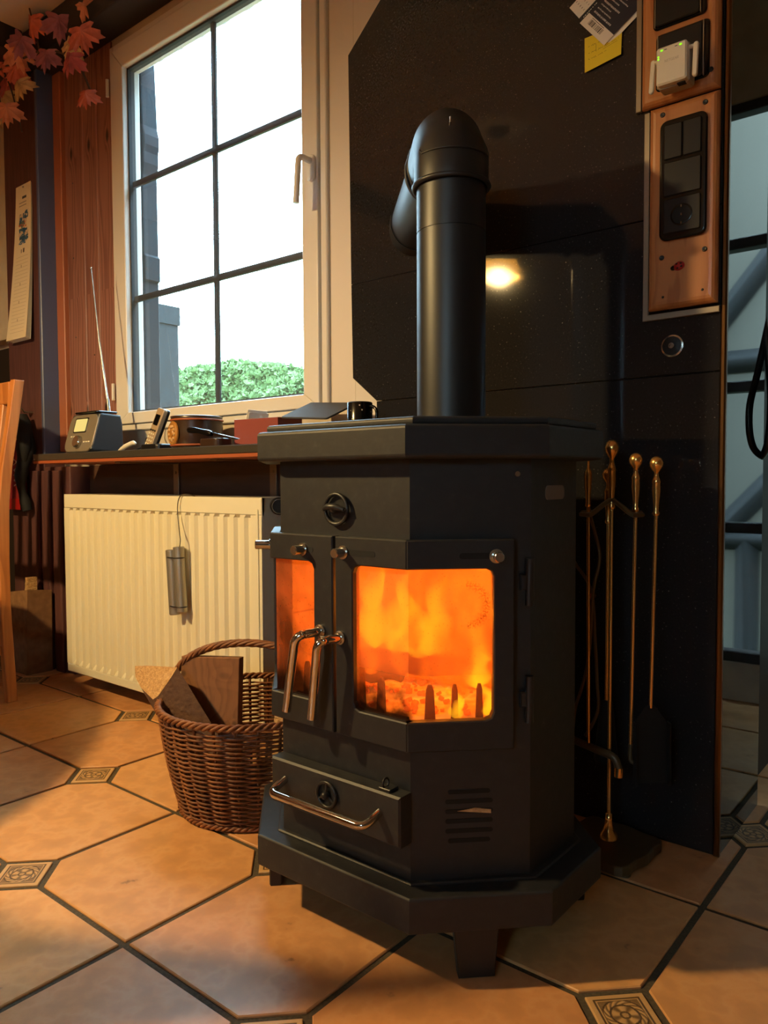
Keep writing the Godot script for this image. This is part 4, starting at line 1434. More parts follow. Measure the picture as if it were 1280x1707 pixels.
# ------------------------------------------------------------------ shelf and what stands on it
func build_shelf_items() -> void:
	var ys := 0.8225
	var t := thing("window_shelf", "long shelf under the window with a dark stone-look top and an orange-brown lower edge", "shelf", Vector3(-0.15, 0.79, -0.42))
	var st := mb()
	bx(st, Vector3(-0.862, 0.8, -0.556), Vector3(0.55, ys, -0.29), 0.002)
	part("top", st, M["shelf_top"], t)
	st = mb()
	bx(st, Vector3(-0.862, 0.79, -0.556), Vector3(0.55, 0.7995, -0.291), 0.001)
	part("lower_edge", st, M["shelf_edge"], t)
	# radio
	var r := thing("radio", "grey and black table radio with a lit yellow screen and a long raised aerial", "radio", Vector3(-0.65, ys, -0.39))
	var side := PackedVector2Array([Vector2(0.333, ys + 0.012), Vector2(0.345, ys + 0.004), Vector2(0.455, ys + 0.002), Vector2(0.452, ys + 0.1), Vector2(0.445, ys + 0.128), Vector2(0.376, ys + 0.132), Vector2(0.368, ys + 0.128)])
	# profile is drawn as (-z, y) and pushed along x
	var rx := Transform3D(Basis(Vector3(0, 0, -1), Vector3(0, 1, 0), Vector3(1, 0, 0)), Vector3.ZERO)
	st = mb()
	prism(st, side, -0.733, -0.56, 0.008, rx)
	part("body", st, M["radio_body"], r)
	var lean := frame_at(Vector3(-0.733, ys + 0.004, -0.334), Vector3.RIGHT, Vector3(0, 0.125, -0.036))
	st = mb()
	prism(st, round_rect(0.0, 0.0, 0.173, 0.13, 0.03), -0.004, 0.004, 0.002, lean)
	var fr := part("front_panel", st, M["radio_front"], r)
	st = mb()
	prism(st, round_rect(0.034, 0.066, 0.118, 0.118, 0.006), 0.0, 0.0052, 0.001, lean)
	part("screen_surround", st, M["black_plastic"], fr)
	st = mb()
	prism(st, round_rect(0.04, 0.07, 0.112, 0.114, 0.004), 0.004, 0.0062, 0.001, lean)
	part("screen", st, M["radio_screen"], fr)
	st = mb()
	lathe(st, [Vector2(0, 0), Vector2(0.021, 0.0), Vector2(0.0205, 0.011), Vector2(0.018, 0.014), Vector2(0, 0.013)], along(lean * Vector3(0.088, 0.033, 0.004), lean.basis.z), 28, true)
	part("tuning_knob", st, M["bolt_steel"], fr)
	for k in 6:
		st = mb()
		var kx := 0.03 + (k % 3) * 0.016 if k < 3 else 0.118 + (k % 3) * 0.014
		prism(st, round_rect(kx, 0.05 if k < 3 else 0.03, kx + 0.01, 0.055 if k < 3 else 0.035, 0.002), 0.004, 0.0062, 0.0005, lean)
		part("button", st, M["key_white"], fr)
	st = mb()
	prism(st, round_rect(-0.71, 0.36, -0.565, 0.44, 0.012), ys + 0.133, ys + 0.139, 0.002, Transform3D(Basis(Vector3(1, 0, 0), Vector3(0, 0, -1), Vector3(0, 1, 0)), Vector3.ZERO))
	part("lid", st, M["black_gloss"], r)
	st = mb()
	tube(st, [Vector3(-0.6, ys + 0.137, -0.425), Vector3(-0.608, ys + 0.185, -0.425)], 0.005, 10)
	tube(st, [Vector3(-0.608, ys + 0.18, -0.425), Vector3(-0.652, 1.2, -0.425)], 0.0034, 8)
	tube(st, [Vector3(-0.652, 1.2, -0.425), Vector3(-0.694, 1.452, -0.425)], 0.0024, 8)
	lathe(st, [Vector2(0, 0), Vector2(0.004, 0.002), Vector2(0.004, 0.007), Vector2(0, 0.009)], along(Vector3(-0.694, 1.452, -0.425), Vector3(-0.16, 1, 0)), 10)
	part("aerial", st, M["bolt_steel"], r)
	# thin leads hanging by the window frame behind the telephone
	st = mb()
	tube(st, smooth_path([Vector3(-0.47, 0.93, -0.53), Vector3(-0.475, 0.89, -0.525), Vector3(-0.46, 0.872, -0.52), Vector3(-0.47, 0.845, -0.5), Vector3(-0.43, 0.826, -0.47), Vector3(-0.38, 0.826, -0.45), Vector3(-0.37, 0.85, -0.44), Vector3(-0.42, 0.87, -0.45), Vector3(-0.43, 0.84, -0.44), Vector3(-0.5, 0.8265, -0.43)], 6), 0.002, 6)
	info(part("thin_cable", st, M["black_plastic"]), "tangled thin black lead between radio and telephone on the shelf", "cable")
	st = mb()
	tube(st, smooth_path([Vector3(-0.5, 0.828, -0.4), Vector3(-0.47, 0.84, -0.4), Vector3(-0.44, 0.852, -0.41), Vector3(-0.425, 0.848, -0.41)], 6), [0.006, 0.006, 0.006, 0.007, 0.007, 0.007, 0.008, 0.008, 0.008, 0.008, 0.008, 0.008, 0.008, 0.008, 0.007, 0.006, 0.005, 0.004, 0.003], 8)
	info(part("plug", st, M["key_white"]), "small pale plug lying on the shelf beside the radio", "plug")
	# cordless telephone in its cradle
	var p := thing("telephone", "beige cordless telephone standing tilted in its cradle on the shelf", "telephone", Vector3(-0.32, ys, -0.42))
	st = mb()
	slab(st, round_rect(-0.37, -0.455, -0.265, -0.385, 0.02), ys, ys + 0.022, 0.006)
	part("cradle", st, M["black_plastic"], p)
	var pf := frame_at(Vector3(-0.347, ys + 0.012, -0.4), Vector3(1, -0.24, 0.12), Vector3(0.3, 1, -0.24))
	st = mb()
	prism(st, round_rect(-0.022, 0.0, 0.022, 0.132, 0.009), -0.018, 0.0, 0.004, pf)
	var ph := part("handset", st, M["phone_shell"], p)
	st = mb()
	prism(st, round_rect(-0.023, -0.001, 0.023, 0.133, 0.009), -0.024, -0.012, 0.004, pf)
	part("back_shell", st, M["black_plastic"], ph)
	st = mb()
	prism(st, round_rect(-0.014, 0.075, 0.014, 0.11, 0.003), 0.0, 0.001, 0.0, pf)
	part("display", st, M["black_gloss"], ph)
	for k in 15:
		st = mb()
		var kx := -0.0125 + (k % 3) * 0.0125
		var ky := 0.012 + (k / 3) * 0.0115
		prism(st, round_rect(kx - 0.0042, ky - 0.003, kx + 0.0042, ky + 0.003, 0.002, 2), 0.0, 0.0016, 0.0004, pf)
		part("key", st, M["dark_key"] if k > 11 else M["key_white"], ph)
	# brown mug with an ochre disc
	var g := thing("pottery_mug", "dark brown pottery jar with an ochre flower medallion on the shelf", "jar", Vector3(-0.132, ys, -0.43))
	st = mb()
	lathe(st, [Vector2(0, 0), Vector2(0.07, 0), Vector2(0.076, 0.01), Vector2(0.077, 0.05), Vector2(0.075, 0.09), Vector2(0.0765, 0.097), Vector2(0.073, 0.098), Vector2(0.071, 0.09), Vector2(0.07, 0.012), Vector2(0, 0.01)], Transform3D(Basis(), Vector3(-0.132, ys, -0.43)), 40)
	var jar := part("jar", st, M["mug_glaze"], g)
	st = mb()
	var md := Vector3(-0.25, 0.0, 1.0).normalized()
	var mxf := along(Vector3(-0.132, ys + 0.046, -0.43) + md * 0.072, md)
	lathe(st, [Vector2(0, 0.008), Vector2(0.01, 0.009), Vector2(0.013, 0.006), Vector2(0.026, 0.006), Vector2(0.031, 0.007), Vector2(0.036, 0.004), Vector2(0.037, 0.0)], mxf, 28, true)
	part("medallion", st, M["mug_band"], jar)
	for k in 9:
		st = mb()
		var an := TAU * k / 9.0
		var ct := mxf * Vector3(cos(an) * 0.02, 0.006, sin(an) * 0.02)
		lathe(st, [Vector2(0.0055, 0.0), Vector2(0.0045, 0.003), Vector2(0, 0.004)], along(ct, md), 8)
		part("petal", st, M["cut_wood"], jar)
	for h in [0.012, 0.086]:
		st = mb()
		lathe(st, [Vector2(0.0762, h - 0.003), Vector2(0.0785, h - 0.0015), Vector2(0.0785, h + 0.0015), Vector2(0.0762, h + 0.003)], Transform3D(Basis(), Vector3(-0.132, ys, -0.43)), 40)
		part("band", st, M["shelf_edge"], jar)
	# kitchen knife lying across
	var kn := thing("kitchen_knife", "kitchen knife with a black handle lying on the shelf in front of the jar", "knife", Vector3(0.02, ys + 0.02, -0.35))
	st = mb()
	tube(st, smooth_path([Vector3(-0.062, 0.874, -0.345), Vector3(-0.02, 0.871, -0.347), Vector3(0.04, 0.859, -0.35)], 5), [0.004, 0.0085, 0.0095, 0.0095, 0.009, 0.008, 0.0075, 0.008, 0.009, 0.009, 0.007], 10)
	part("handle", st, M["black_gloss"], kn)
	st = mb()
	var bf := frame_at(Vector3(0.04, 0.859, -0.35), Vector3(0.106, -0.019, -0.004), Vector3(0.02, 0.1, 0.05))
	prism(st, PackedVector2Array([Vector2(0, -0.004), Vector2(0.1, -0.002), Vector2(0.115, 0.004), Vector2(0, 0.006)]), -0.0012, 0.0012, 0.0004, bf)
	part("blade", st, M["chrome"], kn)
	st = mb()
	slab(st, round_rect(0.0, -0.39, 0.09, -0.33, 0.02), ys, ys + 0.024, 0.004)
	info(part("knife_rest", st, M["mug_glaze"]), "low dark dish under the knife on the shelf", "dish")
	# red box with papers
	var b := thing("card_box", "dark red card box filled with papers at the right end of the shelf", "box", Vector3(0.18, ys, -0.44))
	var bxf := Transform3D(Basis(Vector3.UP, 0.06), Vector3(0.178, 0, -0.44))
	for q in [[Vector3(-0.093, ys, 0.042), Vector3(0.073, ys + 0.075, 0.046)], [Vector3(-0.093, ys, -0.05), Vector3(0.073, ys + 0.075, -0.046)], [Vector3(-0.093, ys, -0.046), Vector3(-0.089, ys + 0.075, 0.042)], [Vector3(0.069, ys, -0.046), Vector3(0.073, ys + 0.075, 0.042)], [Vector3(-0.089, ys, -0.046), Vector3(0.069, ys + 0.004, 0.042)]]:
		st = mb()
		bx(st, q[0], q[1], 0.001, bxf)
		part("side_wall", st, M["red_card"], b)
	for q in [[-0.06, 0.084, 0.3, 0.05], [-0.03, 0.092, -0.25, 0.07], [0.02, 0.1, 0.55, 0.07]]:
		st = mb()
		var xf := bxf * Transform3D(Basis(Vector3.BACK, q[2]), Vector3(q[0], ys + q[1] - 0.055, 0))
		bx(st, Vector3(-q[3] / 2, 0, -0.04), Vector3(-q[3] / 2 + 0.002, 0.058, 0.036), 0.0, xf)
		bx(st, Vector3(-q[3] / 2 + 0.006, 0, -0.04), Vector3(-q[3] / 2 + 0.008, 0.052, 0.036), 0.0, xf)
		info(part("paper_slip", st, M["paper"]), ["short stack of pale paper slips standing in the left of the red box", "white paper slips leaning left in the red box", "white card leaning steeply behind the grey folder in the red box"][[-0.06, -0.03, 0.02].find(q[0])], "paper slips")
	st = mb()
	var gf := frame_at(Vector3(0.262, 0.897, -0.4), Vector3(1, -0.07, 0.02), Vector3(0.12, 0.36, -0.8))
	prism(st, round_rect(0.0, 0.0, 0.17, 0.11, 0.006), -0.005, 0.0, 0.001, gf)
	info(part("grey_folder", st, M["grey_card"]), "dark grey folder lying tilted across the red box", "folder")
	# small speckled mug beside the stone
	var s := thing("speckled_mug", "small black speckled mug in front of the cut corner of the black stone", "mug", Vector3(0.521, ys, -0.42))
	st = mb()
	var sc := Vector3(0.521, ys, -0.42)
	lathe(st, [Vector2(0, 0), Vector2(0.03, 0), Vector2(0.031, 0.006), Vector2(0.031, 0.095), Vector2(0.029, 0.097), Vector2(0.0275, 0.094), Vector2(0.0275, 0.006), Vector2(0, 0.005)], Transform3D(Basis(), sc), 32)
	var sb := part("cup", st, M["black_gloss"], s)
	st = mb()
	tube(st, soft([sc + Vector3(0.028, 0.085, 0.0), sc + Vector3(0.055, 0.084, 0.0), sc + Vector3(0.052, 0.03, 0.0), sc + Vector3(0.028, 0.025, 0.0)], 0.02), 0.004, 8)
	part("handle", st, M["black_gloss"], s)
	st = mb()
	for k in 70:
		var an := rng.randf() * TAU
		var h := rng.randf_range(0.01, 0.09)
		var dd := Vector3(cos(an), 0, sin(an))
		lathe(st, [Vector2(rng.randf_range(0.0008, 0.002), 0.0), Vector2(0, 0.0004)], along(sc + dd * 0.031 + Vector3(0, h, 0), dd), 6)
	var sd := part("speckles", st, M["key_white"], sb)
	sd.set_meta("kind", "stuff")

# ------------------------------------------------------------------ basket and firewood
func build_basket() -> void:
	var c := Vector3(0.43, 0, -0.15)
	var t := thing("wicker_basket", "round brown wicker basket with an arched twisted handle, holding firewood", "basket", c)
	var hgt := 0.23
	var n := 28
	var rad := func(y: float) -> float:
		var f := y / hgt
		return lerpf(0.158, 0.205, f) + 0.006 * sin(PI * f)
	var st := mb()
	for i in n:
		var a := TAU * i / n
		var pts := []
		for k in 7:
			var y := 0.004 + hgt * k / 6.0
			pts.append(c + Vector3(cos(a) * rad.call(y), y, sin(a) * rad.call(y)))
		tube(st, pts, 0.0034, 6)
	part("stakes", st, M["wicker_0"], t).set_meta("kind", "stuff")
	for tone in 2:
		st = mb()
		var rows := 42
		for i in rows:
			if i % 2 != tone:
				continue
			var y := 0.012 + (hgt - 0.02) * i / rows
			var pts := []
			var m := n * 4
			for k in m:
				var a := TAU * k / m
				var w := cos(a * n / 2.0 + (PI if i % 2 else 0.0))
				var rr: float = rad.call(y) + 0.0048 * clampf(w * 1.4, -1.0, 1.0)
				pts.append(c + Vector3(cos(a) * rr, y + 0.0006 * sin(a * 5.0 + i * 1.7), sin(a) * rr))
			tube(st, pts, 0.0024, 5, true)
		part("weave", st, M["wicker_%d" % tone], t).set_meta("kind", "stuff")
	# twisted rims, foot and handle
	for q in [["rim", hgt + 0.004, 0.0052, 0.0038, 26.0], ["foot_rim", 0.008, 0.004, 0.0032, 26.0]]:
		st = mb()
		var pts := []
		for k in 220:
			var a := TAU * k / 220.0
			var rr: float = rad.call(q[1]) + 0.003
			pts.append(c + Vector3(cos(a) * rr, q[1], sin(a) * rr))
		twist(st, pts, q[2], q[3], q[4], 3, true)
		part(q[0], st, M["wicker_1"], t)
	st = mb()
	slab(st, circle(Vector2(c.x, c.z), 0.155, 40), 0.003, 0.009, 0.001)
	part("bottom", st, M["wicker_0"], t)
	st = mb()
	var hp := []
	for k in 61:
		var a := PI * k / 60.0
		hp.append(c + Vector3(-cos(a) * 0.186, hgt - 0.02 + pow(sin(a), 0.7) * 0.152, cos(a) * 0.09))
	twist(st, hp, 0.0052, 0.0042, 6.0, 5)
	part("handle", st, M["wicker_1"], t)
	# firewood
	var lg := thing("split_log", "split log with pale sawn end and dark bark leaning out of the basket", "log", Vector3(0.25, 0.2, -0.05))
	var dirn := Vector3(0.62, -0.74, -0.12).normalized()
	var e := [Vector3(0.158, 0.292, -0.022), Vector3(0.205, 0.3, -0.024), Vector3(0.305, 0.309, -0.036), Vector3(0.3, 0.285, -0.02), Vector3(0.275, 0.245, -0.005), Vector3(0.262, 0.236, 0.0), Vector3(0.2, 0.25, -0.01), Vector3(0.165, 0.268, -0.018)]
	st = mb()
	st.set_smooth_group(-1)
	for i in e.size():
		var a: Vector3 = e[i]
		var b: Vector3 = e[(i + 1) % e.size()]
		quad(st, b, a, a + dirn * 0.2, b + dirn * 0.2)
	var mid := Vector3.ZERO
	for v in e:
		mid += v
	mid /= e.size()
	for i in e.size():
		tri(st, mid + dirn * 0.2, (e[i] as Vector3) + dirn * 0.2, (e[(i + 1) % e.size()] as Vector3) + dirn * 0.2)
	part("bark", st, M["bark"], lg)
	st = mb()
	st.set_smooth_group(-1)
	for i in e.size():
		tri(st, mid - dirn * 0.003, (e[(i + 1) % e.size()] as Vector3) - dirn * 0.001, (e[i] as Vector3) - dirn * 0.001)
	part("sawn_end", st, M["cut_wood"], lg)
	st = mb()
	prism(st, PackedVector2Array([Vector2(-0.075, -0.16), Vector2(0.075, -0.16), Vector2(0.077, 0.155), Vector2(-0.068, 0.152)]), -0.012, 0.012, 0.0015, frame_at(Vector3(0.335, 0.172, -0.1), Vector3(0.9, 0, -0.43), Vector3(-0.03, 1, -0.06)))
	info(part("plank", st, M["plank_wood"]), "brown knotty plank standing upright in the middle of the basket", "plank")
	st = mb()
	prism(st, PackedVector2Array([Vector2(-0.02, -0.12), Vector2(0.03, -0.12), Vector2(0.028, 0.13), Vector2(0.0, 0.137), Vector2(-0.018, 0.128)]), -0.014, 0.014, 0.002, frame_at(Vector3(0.515, 0.15, -0.16), Vector3(1, 0, -0.3), Vector3(0.05, 1, -0.05)))
	info(part("kindling_log", st, M["cut_wood"]), "pale split stick standing in the basket close to the stove", "log")
	st = mb()
	tube(st, [Vector3(0.36, 0.03, -0.2), Vector3(0.52, 0.035, -0.13)], 0.022, 9)
	info(part("round_log", st, M["bark"]), "dark round log lying low inside the basket", "log")

# ------------------------------------------------------------------ fire tools
func tool_handle(st: SurfaceTool, at: Vector3, size := 0.82) -> void:
	# turned brass grip with a round fluted head; at = foot of the grip
	lathe(st, [Vector2(0, -0.004), Vector2(0.006, -0.003), Vector2(0.0075, 0.003), Vector2(0.0052, 0.008), Vector2(0.0055, 0.02), Vector2(0.0085, 0.055), Vector2(0.0078, 0.07), Vector2(0.0088, 0.073), Vector2(0.0072, 0.079), Vector2(0.0045, 0.087), Vector2(0.0042, 0.095), Vector2(0.008, 0.1), Vector2(0.0125, 0.108), Vector2(0.0135, 0.117), Vector2(0.0105, 0.126), Vector2(0.005, 0.1305), Vector2(0, 0.131)], Transform3D(Basis().scaled(Vector3(minf(1.0, size + 0.1), size, minf(1.0, size + 0.1))), at), 20)

func build_tools() -> void:
	var br: Material = M["brass"]
	var db: Material = M["dark_brass"]
	var c := Vector3(1.156, 0, -0.428)
	var t := thing("fire_tool_stand", "brass fire tool stand with a scalloped foot beside the stove", "tool stand", c)
	var st := mb()
	var foot := PackedVector2Array()
	for k in 48:
		var a := TAU * k / 48.0
		var sq := 0.087 / maxf(absf(cos(a)), absf(sin(a)))
		foot.append(Vector2(c.x, c.z + 0.012) + Vector2(cos(a + 0.12), sin(a + 0.12)) * minf(sq, 0.108) * (1.0 - 0.09 * absf(sin(2.0 * a)) * absf(sin(4.0 * a))))
	slab(st, foot, 0.006, 0.026, 0.004)
	for s in [Vector2(-1, -1), Vector2(1, -1), Vector2(1, 1), Vector2(-1, 1)]:
		lathe(st, [Vector2(0.0, 0.0), Vector2(0.012, 0.0), Vector2(0.014, 0.01), Vector2(0, 0.012)], Transform3D(Basis(), c + Vector3(s.x * 0.06, 0, 0.012 + s.y * 0.06)), 14)
	part("foot", st, db, t)
	st = mb()
	lathe(st, [Vector2(0.018, 0.026), Vector2(0.016, 0.034), Vector2(0.01, 0.042), Vector2(0.007, 0.06), Vector2(0.0065, 0.075), Vector2(0, 0.076)], Transform3D(Basis(), c), 24)
	part("foot_cone", st, br, t)
	st = mb()
	tube(st, [c + Vector3(0, 0.06, 0), c + Vector3(0, 0.68, 0)], 0.0036, 10)
	part("pole", st, br, t)
	st = mb()
	tool_handle(st, c + Vector3(0, 0.675, 0), 1.0)
	part("finial", st, br, t)
	# crown with hooks
	st = mb()
	for k in 4:
		var a := PI / 4 * 0.5 + k * PI / 2
		var d := Vector3(cos(a), 0, sin(a))
		tube(st, smooth_path([c + Vector3(0, 0.692, 0), c + d * 0.02 + Vector3(0, 0.682, 0), c + d * 0.05 + Vector3(0, 0.665, 0), c + d * 0.066 + Vector3(0, 0.664, 0)], 5), 0.0048, 8)
		tube(st, [c + d * 0.066 + Vector3(-d.z, 0, d.x) * -0.014 + Vector3(0, 0.664, 0), c + d * 0.066 + Vector3(-d.z, 0, d.x) * 0.014 + Vector3(0, 0.664, 0)], 0.0042, 8)
	part("crown", st, db, t)
	var spots := {}
	for k in 4:
		var a := PI / 4 * 0.5 + k * PI / 2
		spots[k] = c + Vector3(cos(a), 0, sin(a)) * 0.066
	# poker at the front right
	var p := Vector3(1.207, 0, -0.418)
	var g := thing("fire_poker", "brass-handled fire poker hanging in the stand right of the middle pole", "poker", p + Vector3(0, 0.21, 0), "hanging fire tools")
	st = mb()
	tool_handle(st, p + Vector3(0, 0.672, 0))
	part("handle", st, br, g)
	st = mb()
	tube(st, [p + Vector3(0, 0.675, 0), p + Vector3(-0.005, 0.225, 0)], 0.0034, 10)
	part("rod", st, br, g)
	st = mb()
	tube(st, smooth_path([p + Vector3(-0.005, 0.225, 0), p + Vector3(-0.005, 0.195, 0), p + Vector3(0.008, 0.19, 0.005)], 4), [0.0042, 0.0045, 0.0045, 0.0045, 0.0045, 0.004, 0.003, 0.002, 0.001], 8)
	part("hook", st, db, g)
	# shovel at the right
	p = Vector3(1.243, 0, -0.425)
	g = thing("ash_shovel", "brass-handled ash shovel hanging at the far right of the stand", "shovel", p + Vector3(0, 0.15, 0), "hanging fire tools")
	st = mb()
	tool_handle(st, p + Vector3(0, 0.665, 0))
	part("handle", st, br, g)
	st = mb()
	tube(st, [p + Vector3(0, 0.668, 0), p + Vector3(-0.006, 0.3, 0)], 0.0034, 10)
	part("rod", st, br, g)
	st = mb()
	var bl := PackedVector2Array([Vector2(-0.008, 0.0), Vector2(0.008, 0.0), Vector2(0.03, -0.03), Vector2(0.034, -0.15), Vector2(-0.034, -0.15), Vector2(-0.03, -0.03)])
	prism(st, bl, -0.0012, 0.0012, 0.0004, frame_at(p + Vector3(-0.006, 0.305, 0.002), Vector3(1, 0, -0.9), Vector3(0, 1, 0.04)))
	for s in [-1.0, 1.0]:
		bx(st, Vector3(s * 0.032 - 0.0012, -0.15, -0.0), Vector3(s * 0.032 + 0.0012, -0.03, 0.016), 0.0004, frame_at(p + Vector3(-0.006, 0.305, 0.002), Vector3(1, 0, -0.9), Vector3(0, 1, 0.04)))
	part("blade", st, M["soot"], g)
	# brush at the back, mostly behind the pole
	p = Vector3(1.136, 0, -0.46)
	g = thing("hearth_brush", "brass-handled hearth brush hanging behind the middle pole of the stand", "brush", p + Vector3(0, 0.12, 0), "hanging fire tools")
	st = mb()
	tool_handle(st, p + Vector3(0, 0.645, 0))
	part("handle", st, br, g)
	st = mb()
	tube(st, [p + Vector3(0, 0.648, 0), p + Vector3(0, 0.28, 0)], 0.0034, 10)
	part("rod", st, br, g)
	st = mb()
	lathe(st, [Vector2(0, 0.29), Vector2(0.012, 0.285), Vector2(0.014, 0.265), Vector2(0.024, 0.17), Vector2(0.022, 0.165), Vector2(0, 0.165)], Transform3D(Basis(), p), 18)
	part("bristles", st, M["soot"], g)
	# log fork with a bent bar and a round knob at the lower end
	p = Vector3(1.112, 0, -0.42)
	g = thing("fire_rake", "straight brass rod with a bent lower bar hanging left of the middle pole", "rake", p + Vector3(0, 0.2, 0), "hanging fire tools")
	st = mb()
	lathe(st, [Vector2(0, 0.676), Vector2(0.006, 0.677), Vector2(0.0052, 0.684), Vector2(0.0052, 0.70), Vector2(0.0068, 0.735), Vector2(0.0062, 0.746), Vector2(0.003, 0.752), Vector2(0.0025, 0.765), Vector2(0, 0.767)], Transform3D(Basis(), p), 16)
	part("handle", st, br, g)
	st = mb()
	tube(st, [p + Vector3(0, 0.68, 0), p + Vector3(0.006, 0.205, 0.003)], 0.0034, 10)
	part("rod", st, br, g)
	st = mb()
	tube(st, soft([p + Vector3(-0.04, 0.212, 0.004), p + Vector3(0.0, 0.204, 0.004), p + Vector3(0.062, 0.193, 0.004), p + Vector3(0.068, 0.17, 0.004)], 0.012), 0.0075, 10)
	part("bar", st, db, g)
	st = mb()
	lathe(st, [Vector2(0, 0.0), Vector2(0.0085, 0.0), Vector2(0.0085, 0.018), Vector2(0, 0.018)], Transform3D(Basis(), p + Vector3(0.068, 0.157, 0.004)), 16, true)
	part("knob", st, br, g)
	# tongs at the left
	p = Vector3(1.095, 0, -0.43)
	g = thing("log_tongs", "dark brass log tongs with bowed arms hanging at the far left of the stand", "tongs", p + Vector3(0, 0.2, 0), "hanging fire tools")
	for s in [-1.0, 1.0]:
		st = mb()
		tube(st, smooth_path([p + Vector3(s * 0.014 - 0.008, 0.745, 0), p + Vector3(s * 0.018 - 0.006, 0.68, 0), p + Vector3(s * 0.03 + 0.004, 0.6, 0), p + Vector3(s * 0.026 + 0.01, 0.565, 0), p + Vector3(s * 0.004 + 0.022, 0.51, 0.004 * s), p + Vector3(-s * 0.004 + 0.024, 0.4, 0.004 * s), p + Vector3(-s * 0.012 + 0.02, 0.33, 0.004 * s), p + Vector3(-s * 0.022 + 0.012, 0.27, 0.004 * s), p + Vector3(-s * 0.012 - 0.004, 0.215, 0.004 * s)], 5), 0.0034, 8)
		part("arm", st, db, g)
	st = mb()
	lathe(st, [Vector2(0, -0.007), Vector2(0.006, -0.006), Vector2(0.006, 0.006), Vector2(0, 0.007)], along(p + Vector3(0.022, 0.5, 0), Vector3.BACK), 14, true)
	part("pivot", st, br, g)

# ------------------------------------------------------------------ sockets and papers on the stone
func build_sockets() -> void:
	var zs := -0.5335
	# light metal corner profiles that frame the wooden panels
	var st := mb()
	prism(st, PackedVector2Array([Vector2(1.1757, 1.0435), Vector2(1.3215, 1.0435), Vector2(1.3215, 1.0555), Vector2(1.187, 1.0555), Vector2(1.187, 1.449), Vector2(1.1757, 1.449)]), zs, -0.526, 0.001)
	info(part("corner_profile", st, M["steel_trim"]), "pale metal corner profile round the lower wooden switch panel", "profile")
	st = mb()
	bx(st, Vector3(1.158, 1.456, zs), Vector3(1.169, 1.9, -0.526), 0.001)
	info(part("corner_profile", st, M["steel_trim"]), "pale metal strip left of the upper wooden panel", "profile")
	# lower panel with two rockers and a socket
	var t := thing("switch_panel", "lower wooden panel with black light switches, socket and ladybird", "switch panel", Vector3(1.26, 1.06, zs))
	st = mb()
	prism(st, rect(1.191, 1.0595, 1.3205, 1.4475), zs, -0.507, 0.014)
	part("board", st, M["panel_wood"], t)
	st = mb()
	prism(st, round_rect(1.2155, 1.186, 1.303, 1.412, 0.014), -0.508, -0.499, 0.004)
	var fr := part("frame", st, M["black_gloss"], t)
	for q in [[1.225, 1.337, 1.2585, 1.401], [1.26, 1.337, 1.2935, 1.401], [1.225, 1.268, 1.2935, 1.331]]:
		st = mb()
		prism(st, round_rect(q[0], q[1], q[2], q[3], 0.003), -0.5, -0.496, 0.0015)
		part("rocker", st, M["black_plastic"], fr)
	st = mb()
	prism(st, round_rect(1.225, 1.197, 1.2935, 1.262, 0.004), -0.5, -0.4965, 0.0015)
	var so := part("socket", st, M["black_plastic"], fr)
	st = mb()
	lathe(st, [Vector2(0.0165, 0.0005), Vector2(0.0195, 0.001), Vector2(0.0205, 0.0), Vector2(0.0205, -0.002)], along(Vector3(1.259, 1.229, -0.4965), Vector3.BACK), 32)
	part("socket_ring", st, M["black_gloss"], so)
	st = mb()
	lathe(st, [Vector2(0, -0.001), Vector2(0.0175, -0.001), Vector2(0.0175, 0.0006), Vector2(0, 0.0006)], along(Vector3(1.259, 1.229, -0.4965), Vector3.BACK), 32, true)
	part("socket_well", st, M["seam"], so)
	for v in [Vector2(0, 0.0155), Vector2(0, -0.0155), Vector2(0, 0.0)]:
		st = mb()
		bx(st, Vector3(1.259 + v.x - 0.0015, 1.229 + v.y - 0.0025, -0.497), Vector3(1.259 + v.x + 0.0015, 1.229 + v.y + 0.0025, -0.4945), 0.0005)
		part("contact", st, M["bolt_steel"], so)
	for v in [Vector2(1.2184, 1.4275), Vector2(1.2968, 1.428), Vector2(1.2195, 1.157), Vector2(1.299, 1.159)]:
		st = mb()
		lathe(st, [Vector2(0, 0), Vector2(0.0048, 0), Vector2(0.0046, 0.0015), Vector2(0.003, 0.0025), Vector2(0.0015, 0.0012), Vector2(0, 0.0012)], along(Vector3(v.x, v.y, -0.507), Vector3.BACK), 16)
		part("screw", st, M["black_plastic"], t)
	for v in [Vector2(1.2224, 1.0815), Vector2(1.296, 1.0845)]:
		st = mb()
		lathe(st, [Vector2(0, 0), Vector2(0.0026, 0), Vector2(0.002, 0.001), Vector2(0, 0.001)], along(Vector3(v.x, v.y, -0.507), Vector3.BACK), 12)
		part("screw", st, M["black_plastic"], t)
	# ladybird
	var l := thing("ladybird", "small red wooden ladybird stuck on the lower switch panel", "ladybird", Vector3(1.2524, 1.136, -0.507))
	var lx := frame_at(Vector3(1.2524, 1.136, -0.507), Vector3(0.25, 1, 0), Vector3(-1, 0.25, 0))
	lx = Transform3D(Basis(Vector3(1, 0.2, 0).normalized() * 1.25, Vector3(-0.2, 1, 0).normalized(), Vector3(0, 0, 0.6)), Vector3(1.2524, 1.136, -0.507))
	st = mb()
	ball(st, lx, 0.0085)
	var lb := part("wing_cases", st, M["ladybird_red"], l)
	st = mb()
	ball(st, lx.translated_local(Vector3(-0.0085, 0, 0)).scaled_local(Vector3.ONE * 0.55), 0.0085)
	part("head", st, M["black_gloss"], l)
	for v in [Vector2(-0.002, 0.004), Vector2(-0.002, -0.004), Vector2(0.004, 0.003), Vector2(0.004, -0.003)]:
		st = mb()
		ball(st, lx * Transform3D(Basis().scaled(Vector3(0.2, 0.2, 0.2)), Vector3(v.x, v.y, 0.0068)), 0.0085)
		part("spot", st, M["black_gloss"], lb)
